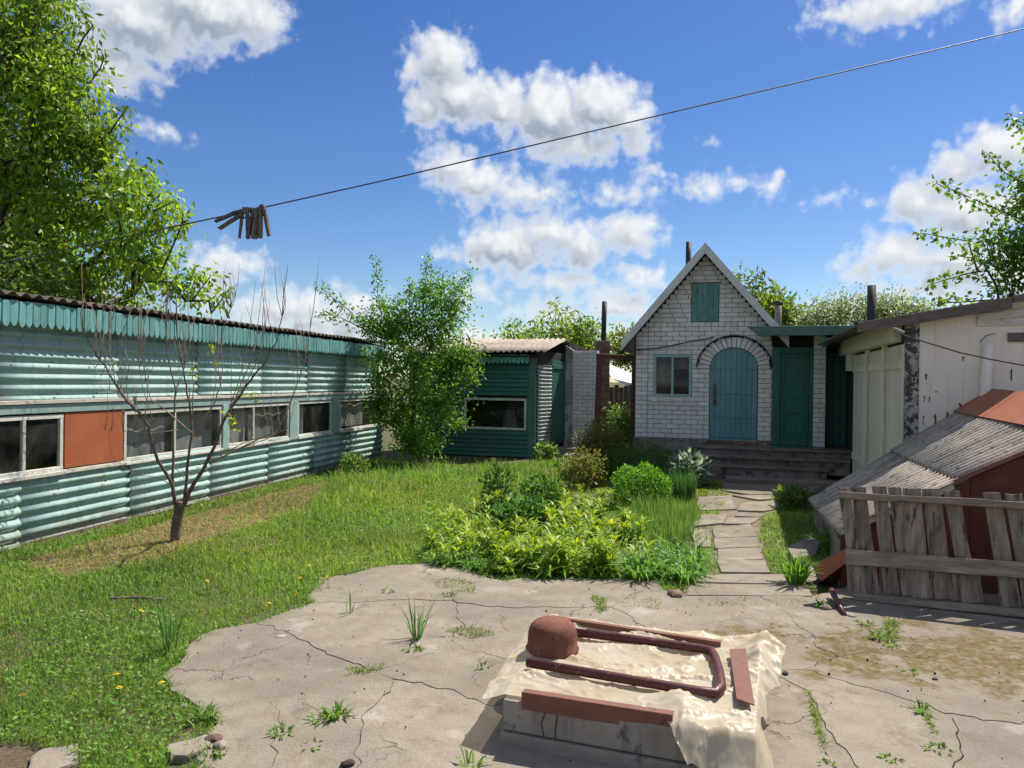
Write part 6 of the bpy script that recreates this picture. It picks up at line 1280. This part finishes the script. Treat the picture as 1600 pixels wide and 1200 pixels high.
chunk([(312, 1186), (330, 1178), (334, 1210), (306, 1215)], 'small upright concrete fragment between cracks at bottom left', .04)
st_ = Pz(172, 940); tag(MB().tube([(0, 0, .03), (.25, .02, .035), (.45, -.02, .03)], [.012, .014, .009], 6).build('dry_stick', 'grey_wood', None, loc=(st_.x, st_.y, 0)), 'short dry stick lying in the lawn', 'stick')
# ------------------------------------------------------------------ plants
def strap_clump(seed, n, h, wid, spread, lean, c1, c2, bend=(.3, .9)):
    r_ = np.random.default_rng(seed); a = r_.uniform(0, 6.283, n); q = np.sqrt(r_.uniform(0, 1, n))*spread
    P = np.stack([np.cos(a)*q, np.sin(a)*q, np.zeros(n)], 1); l = lean*r_.uniform(.1, 1.3, n); b = a+r_.normal(size=n)*.5
    D = np.stack([np.cos(b)*l, np.sin(b)*l, np.ones(n)], 1)
    return blades(r_, P, D, h*r_.uniform(.6, 1.15, n), wid*r_.uniform(.7, 1.2, n), r_.uniform(*bend, n), c1, c2)
def lily_mesh(seed, ns=6, h=.38, yellow=1.0):
    r_ = np.random.default_rng(seed); ps = []
    for s in range(ns):
        bx_, by_ = r_.normal(size=2)*.10; hh = h*r_.uniform(.55, 1.15); tx, ty = r_.normal(size=2)*.04
        n = 26; f = np.sort(r_.uniform(.12, 1, n)); P = np.stack([bx_+tx*f, by_+ty*f, hh*f], 1); a = r_.uniform(0, 6.28, n)+f*9; up_ = .45+.65*f
        D = np.stack([np.cos(a), np.sin(a), up_], 1); yl = (f[:, None]**2.2*yellow*r_.uniform(.5, 1.1))
        v, ff, c = blades(r_, P, D, .17*(1.1-.35*f)*r_.uniform(.8, 1.2, n), np.full(n, .023), r_.uniform(.2, .7, n), (.13, .26, .025), (.17, .30, .03))
        c = c*(1-np.repeat(yl, 5, 0))+np.array([.42, .47, .04])*np.repeat(yl, 5, 0)*r_.uniform(.8, 1.1)
        ps.append((v, ff, c)); ps.append(blades(r_, np.array([[bx_, by_, 0.]]), np.array([[tx/hh, ty/hh, 1.]]), np.array([hh]), np.array([.012]), np.array([0.]), (.10, .15, .03), (.12, .16, .03)))
        n = 14; a = r_.uniform(0, 6.28, n); P = np.tile([bx_, by_, .01], (n, 1)); ps.append(blades(r_, P, np.stack([np.cos(a)*.9, np.sin(a)*.9, np.ones(n)], 1), np.full(n, .24)*r_.uniform(.7, 1.2, n), np.full(n, .028), r_.uniform(.3, 1, n), (.14, .28, .03), (.28, .38, .05)))
    return np_mesh('lily', *merge(ps), 'grass')
def place(name, me, px, py, label, cat, group=None, s=1.0):
    p = Pz(px, py); return tag(obj(name, me, None, (p.x, p.y, 0.0), (0, 0, rnd.uniform(0, 6.28)), (s, s, s*rnd.uniform(.9, 1.1))), label, cat, group)
LM = [lily_mesh(100+i, 5, .26+.04*(i % 3), .55+.15*(i % 4)) for i in range(6)]
front = [(690, 872), (716, 880), (742, 866), (770, 882), (800, 868), (826, 892), (852, 878), (880, 893), (905, 880), (930, 896), (955, 884), (975, 898), (790, 892), (866, 898), (915, 902), (725, 850), (765, 850), (815, 850), (890, 860), (940, 862)]
mid = [(700, 835), (735, 822), (760, 805), (842, 838), (875, 832), (910, 838), (940, 828), (968, 838), (800, 828), (990, 850), (905, 808), (940, 796)]
ORD = ['first', 'second', 'third', 'fourth', 'fifth', 'sixth', 'seventh', 'eighth', 'ninth', 'tenth', 'eleventh', 'twelfth', 'thirteenth', 'fourteenth', 'fifteenth', 'sixteenth', 'seventeenth', 'eighteenth', 'nineteenth', 'twentieth']
front.sort(); mid.sort()
for i, (x, y) in enumerate(front): place('lily', LM[i % 6], x, y, f'yellow-green lily clump, {ORD[i]} from the left along the bed front', 'lily', 'lilies at the front of the bed', rnd.uniform(.9, 1.15))
for i, (x, y) in enumerate(mid): place('lily', LM[(i*5+2) % 6], x, y, f'taller yellow-topped lily, {ORD[i]} from the left in the bed middle', 'lily', 'lilies in the middle of the bed', rnd.uniform(.95, 1.25))
SG, SB = (.09, .215, .035), (.185, .33, .065)
DL = [np_mesh('daylily', *strap_clump(200+i, 90, .42, .022, .09, .75, SG, SB), 'grass') for i in range(3)]
for i, (x, y) in enumerate(sorted([(1012, 896), (1040, 906), (1066, 898), (1085, 880), (1052, 880), (1028, 876), (1075, 912), (1000, 908), (1088, 900)])): place('daylily', DL[i % 3], x, y, f'lush green daylily clump by the path, {ORD[i]} from the left', 'daylily', 'daylilies beside the path', rnd.uniform(.75, 1.0))
for i, (x, y) in enumerate([(680, 884), (705, 888), (735, 894), (760, 897)]): place('daylily', DL[i % 3], x, y, f'low green daylily at the bed front near the lawn, {ORD[i]} from the left', 'daylily', 'daylilies at the lawn side', rnd.uniform(.5, .65))
CH = [np_mesh('chives', *strap_clump(220+i, 200, .36, .009, .20, .22, (.09, .19, .04), (.17, .27, .06), (0, .25)), 'grass') for i in range(2)]
CHL = ['grey-green upright grassy clump behind the daylilies', 'grassy clump with dry brown tips at the right edge of the bed', 'grassy clump left of the boxwood ball foot']
for i, (x, y) in enumerate(sorted([(1000, 838), (1030, 828), (1058, 838), (1015, 812), (1045, 805), (985, 822), (1072, 815), (1040, 850)])): place('grass_clump', CH[i % 2], x, y, f'grey-green upright grassy clump below the boxwood, {ORD[i]} from the left', 'grass clump', 'upright grassy clumps of the bed', rnd.uniform(.85, 1.1))
place('chive_clump', np_mesh('chives', *strap_clump(230, 420, .50, .010, .20, .12, (.04, .12, .03), (.09, .18, .045), (0, .15)), 'grass'), 1066, 782, 'dense dark green chive clump right of the boxwood ball', 'chives')
def leafball(name, label, px, py, rx, rz, n, leaf, c1, c2, seed, cat, droop=.0, base_z=.05, shell=.5, zc=None):
    r_ = np.random.default_rng(seed); p = Pz(px, py); v = unit(r_.normal(size=(n, 3))); q = r_.uniform(shell, 1, (n, 1))**.7
    lump = 0.82+.36*vnoise(v[:, 0]*2+v[:, 2]+5, v[:, 1]*2+v[:, 2]*1.7+5, 1.6, seed)[:, None]
    P = v*q*lump*np.array([rx, rx, rz]); P[:, 2] += zc if zc is not None else rz*.75; P = P[P[:, 2] > base_z]; D = unit(P-np.array([0, 0, rz*.4]))+r_.normal(size=P.shape)*.6; D[:, 2] -= droop
    V, F, C = leaves(r_, P, D, leaf[0], leaf[1], c1, c2); root = tag(empty(name, (p.x, p.y, 0)), label, cat)
    obj('foliage', np_mesh('foliage', V, F, C, 'leaf'), root)
    m_ = MB()
    for k in range(7):
        a = k*.9; m_.tube([(0, 0, -.02), (math.cos(a)*rx*.25, math.sin(a)*rx*.25, rz*.5), (math.cos(a)*rx*.6, math.sin(a)*rx*.6, rz*1.1)], [.012, .008, .004], 5)
    m_.build('stem', 'bark', root, smooth=True); return root
leafball('boxwood', 'round bright green boxwood ball in the flower bed', 1001, 792, .42, .36, 5200, (.045, .024), (.075, .21, .022), (.15, .33, .045), 61, 'bush', shell=.75)
leafball('poppy_clump', 'silvery green leafy poppy clump by the steps', 1078, 760, .36, .34, 900, (.17, .06), (.17, .24, .16), (.26, .33, .23), 62, 'plant', shell=.4)
leafball('rose_bush', 'bronze and green rose bush in front of the gate', 938, 742, .55, .62, 2300, (.075, .045), (.10, .16, .03), (.19, .12, .045), 63, 'bush', shell=.2)
leafball('rose_bush', 'lower bronze rose shoots at the back of the flower bed', 912, 762, .42, .40, 1100, (.07, .042), (.10, .17, .03), (.19, .14, .045), 64, 'bush', shell=.2)
leafball('dark_bush', 'dark feathery green bush below the house plinth', 1005, 752, .85, .42, 4600, (.06, .02), (.045, .11, .02), (.09, .17, .03), 65, 'bush', shell=.3)
leafball('peony', 'dark green glossy peony in the middle of the flower bed', 815, 836, .34, .26, 800, (.12, .045), (.045, .13, .025), (.09, .19, .035), 66, 'peony', droop=.3, shell=.3)
leafball('peony', 'smaller dark green peony behind the lilies', 848, 800, .30, .30, 600, (.11, .045), (.05, .14, .025), (.10, .20, .035), 67, 'peony', droop=.3, shell=.3)
leafball('peony', 'dark leafy peony left of the taller lilies', 780, 800, .24, .42, 420, (.10, .045), (.06, .14, .03), (.12, .21, .04), 68, 'peony', droop=.3, shell=.2)
leafball('weed_bush', 'bright leafy weed at the foot of the bush tree', 552, 745, .30, .28, 500, (.07, .035), (.09, .18, .03), (.17, .27, .05), 69, 'weed', shell=.2)
leafball('weed_bush', 'small burdock weed beside the green shed corner', 852, 718, .26, .22, 200, (.13, .08), (.10, .19, .04), (.18, .28, .07), 70, 'weed', shell=.2)
leafball('weed_bush', 'dark leafy weed beside the cellar roof foot', 1240, 795, .30, .20, 420, (.09, .045), (.06, .13, .025), (.12, .20, .04), 71, 'weed', shell=.2)
br = Pz(766, 745); m_ = MB(); m_.tube([(0, 0, 0), (.01, 0, .3), (.0, 0, .55)], [.006, .005, .003], 5); tag(m_.build('dry_stalk', 'rust_red', None, loc=(br.x, br.y, 0)), 'reddish brown dry stalk standing at the back of the bed', 'stalk')
# strap-leaved tufts at path and in cracks
IR = np_mesh('iris', *strap_clump(240, 70, .48, .03, .07, .55, (.08, .19, .025), (.16, .29, .05), (.2, .7)), 'grass')
place('iris_clump', IR, 1243, 916, 'bright strap-leaved tuft beside the bottom of the path', 'iris', None, .85); place('iris_clump', IR, 1302, 868, 'bright strap-leaved tuft by the cellar roof edge', 'iris', None, .95)
def leek(px, py, n, h, label, z=0.0, w_=.011, lean=.35, seed=300):
    me = np_mesh('leek', *strap_clump(seed, n, h, w_, .03, lean, (.06, .15, .04), (.12, .23, .06), (.0, .35)), 'grass'); p = Pz(px, py, .03); return tag(obj('wild_leek', me, None, (p.x, p.y, .02), (0, 0, rnd.uniform(0, 6))), label, 'wild leek')
leek(652, 998, 26, .34, 'dark green wild leek growing from a crack in the yard', seed=301); leek(548, 958, 7, .20, 'small dark wild leek near the left yard edge', seed=302, lean=.2); leek(266, 1018, 24, .46, 'tall dark wild leek at the lawn edge', seed=303, lean=.3)
def weed(px, py, n, h, label, seed, wid=.014, spread=.05, lean=.9):
    me = np_mesh('weed', *strap_clump(seed, n, h, wid, spread, lean, (.09, .18, .03), (.18, .28, .06), (.2, .8)), 'grass'); p = Pz(px, py, .03); return tag(obj('crack_weed', me, None, (p.x, p.y, .02), (0, 0, rnd.uniform(0, 6))), label, 'weed')
WD = [(525, 1120, 46, .13, 'leafy weed sprouting from a crack in the lower left yard'), (498, 1126, 24, .07, 'small weed beside the leafy crack weed'), (437, 1146, 34, .07, 'low round weed near the broken yard edge'), (488, 1166, 16, .05, 'tiny weed near the bottom of the yard'), (645, 1016, 26, .07, 'grey-green weed below the large wild leek'), (752, 1042, 12, .06, 'tiny weed left of the concrete block'), (605, 925, 20, .06, 'small weed near the upper left cracks'), (700, 930, 30, .06, 'creeping weed patch near the bed'),
      (1376, 998, 42, .11, 'fresh weed at the edge of the fence shadow'), (1392, 1008, 24, .06, 'low weed next to the fence shadow weed'), (1285, 948, 44, .10, 'broad weed by the fence corner'), (1420, 1050, 16, .06, 'small weed in the mossy concrete'), (1440, 1112, 18, .09, 'grassy weed in the right-hand crack'), (1465, 1172, 24, .06, 'pale weed in the lower right crack'), (1388, 1186, 26, .05, 'flat weed at the lower right edge'), (1290, 1196, 18, .05, 'weed at the bottom edge right of the film'), (738, 1200, 16, .13, 'bright blade weed at the bottom edge left of the block'), (320, 1120, 40, .10, 'weed tuft at the broken lawn edge'), (340, 1176, 14, .06, 'weed between the broken concrete pieces'), (1352, 975, 26, .07, 'weed under the left end of the fence')]
for i, (x, y, n, h, lab) in enumerate(WD): weed(x, y, n, h, lab, 400+i)
# dandelions
ps = MB(); 
for k in range(14):
    a = k*6.283/14; ps.add([(0, 0, .012), (math.cos(a-.2)*.017, math.sin(a-.2)*.017, .015), (math.cos(a)*.022, math.sin(a)*.022, .012), (math.cos(a+.2)*.017, math.sin(a+.2)*.017, .015)], [(0, 1, 2, 3)])
for k in range(8):
    a = k*6.283/8; ps.add([(0, 0, .016), (math.cos(a-.3)*.010, math.sin(a-.3)*.010, .02), (math.cos(a)*.013, math.sin(a)*.013, .019), (math.cos(a+.3)*.010, math.sin(a+.3)*.010, .02)], [(0, 1, 2, 3)])
PM = ps.mesh('flower_head', 'seed'); SM = MB().tube([(0, 0, -.12), (.004, 0, -.06), (0, 0, .012)], .0025, 5).mesh('stem', 'leafstem' if 'leafstem' in MT else 'fascia_green')
DND = [(35, 1090, 'yellow dandelion nearest the bottom left corner of the lawn'), (182, 1057, 'yellow dandelion just above another one, left of the yard edge'), (186, 1078, 'lower of two close dandelions left of the yard edge'), (210, 953, 'left one of the dandelion pair beside the dry stick'), (220, 957, 'right one of the dandelion pair beside the dry stick'), (323, 910, 'dandelion in the lawn midway between bare tree and yard'), (512, 903, 'dandelion at the upper corner of the yard edge'), (470, 905, 'dandelion in the lawn left of the upper yard corner'), (420, 945, 'dandelion just above the left arm of the yard edge'), (483, 886, 'dandelion in the open lawn above the yard corner'), (506, 868, 'farthest dandelion, below the tall grass'), (463, 930, 'dandelion close to the yard corner bend'), (253, 1070, 'dandelion touching the left tip of the concrete yard'), (550, 882, 'dandelion near the strip of lawn left of the flower bed')]
for (x, y, lab) in DND:
    p = Pz(x, y, .12); e = tag(empty('dandelion', p), lab, 'dandelion', 'dandelions in the lawn'); obj('flower_head', PM, e, rot=(R(rnd.uniform(5, 35)), 0, rnd.uniform(0, 6))); obj('stem', SM, e)
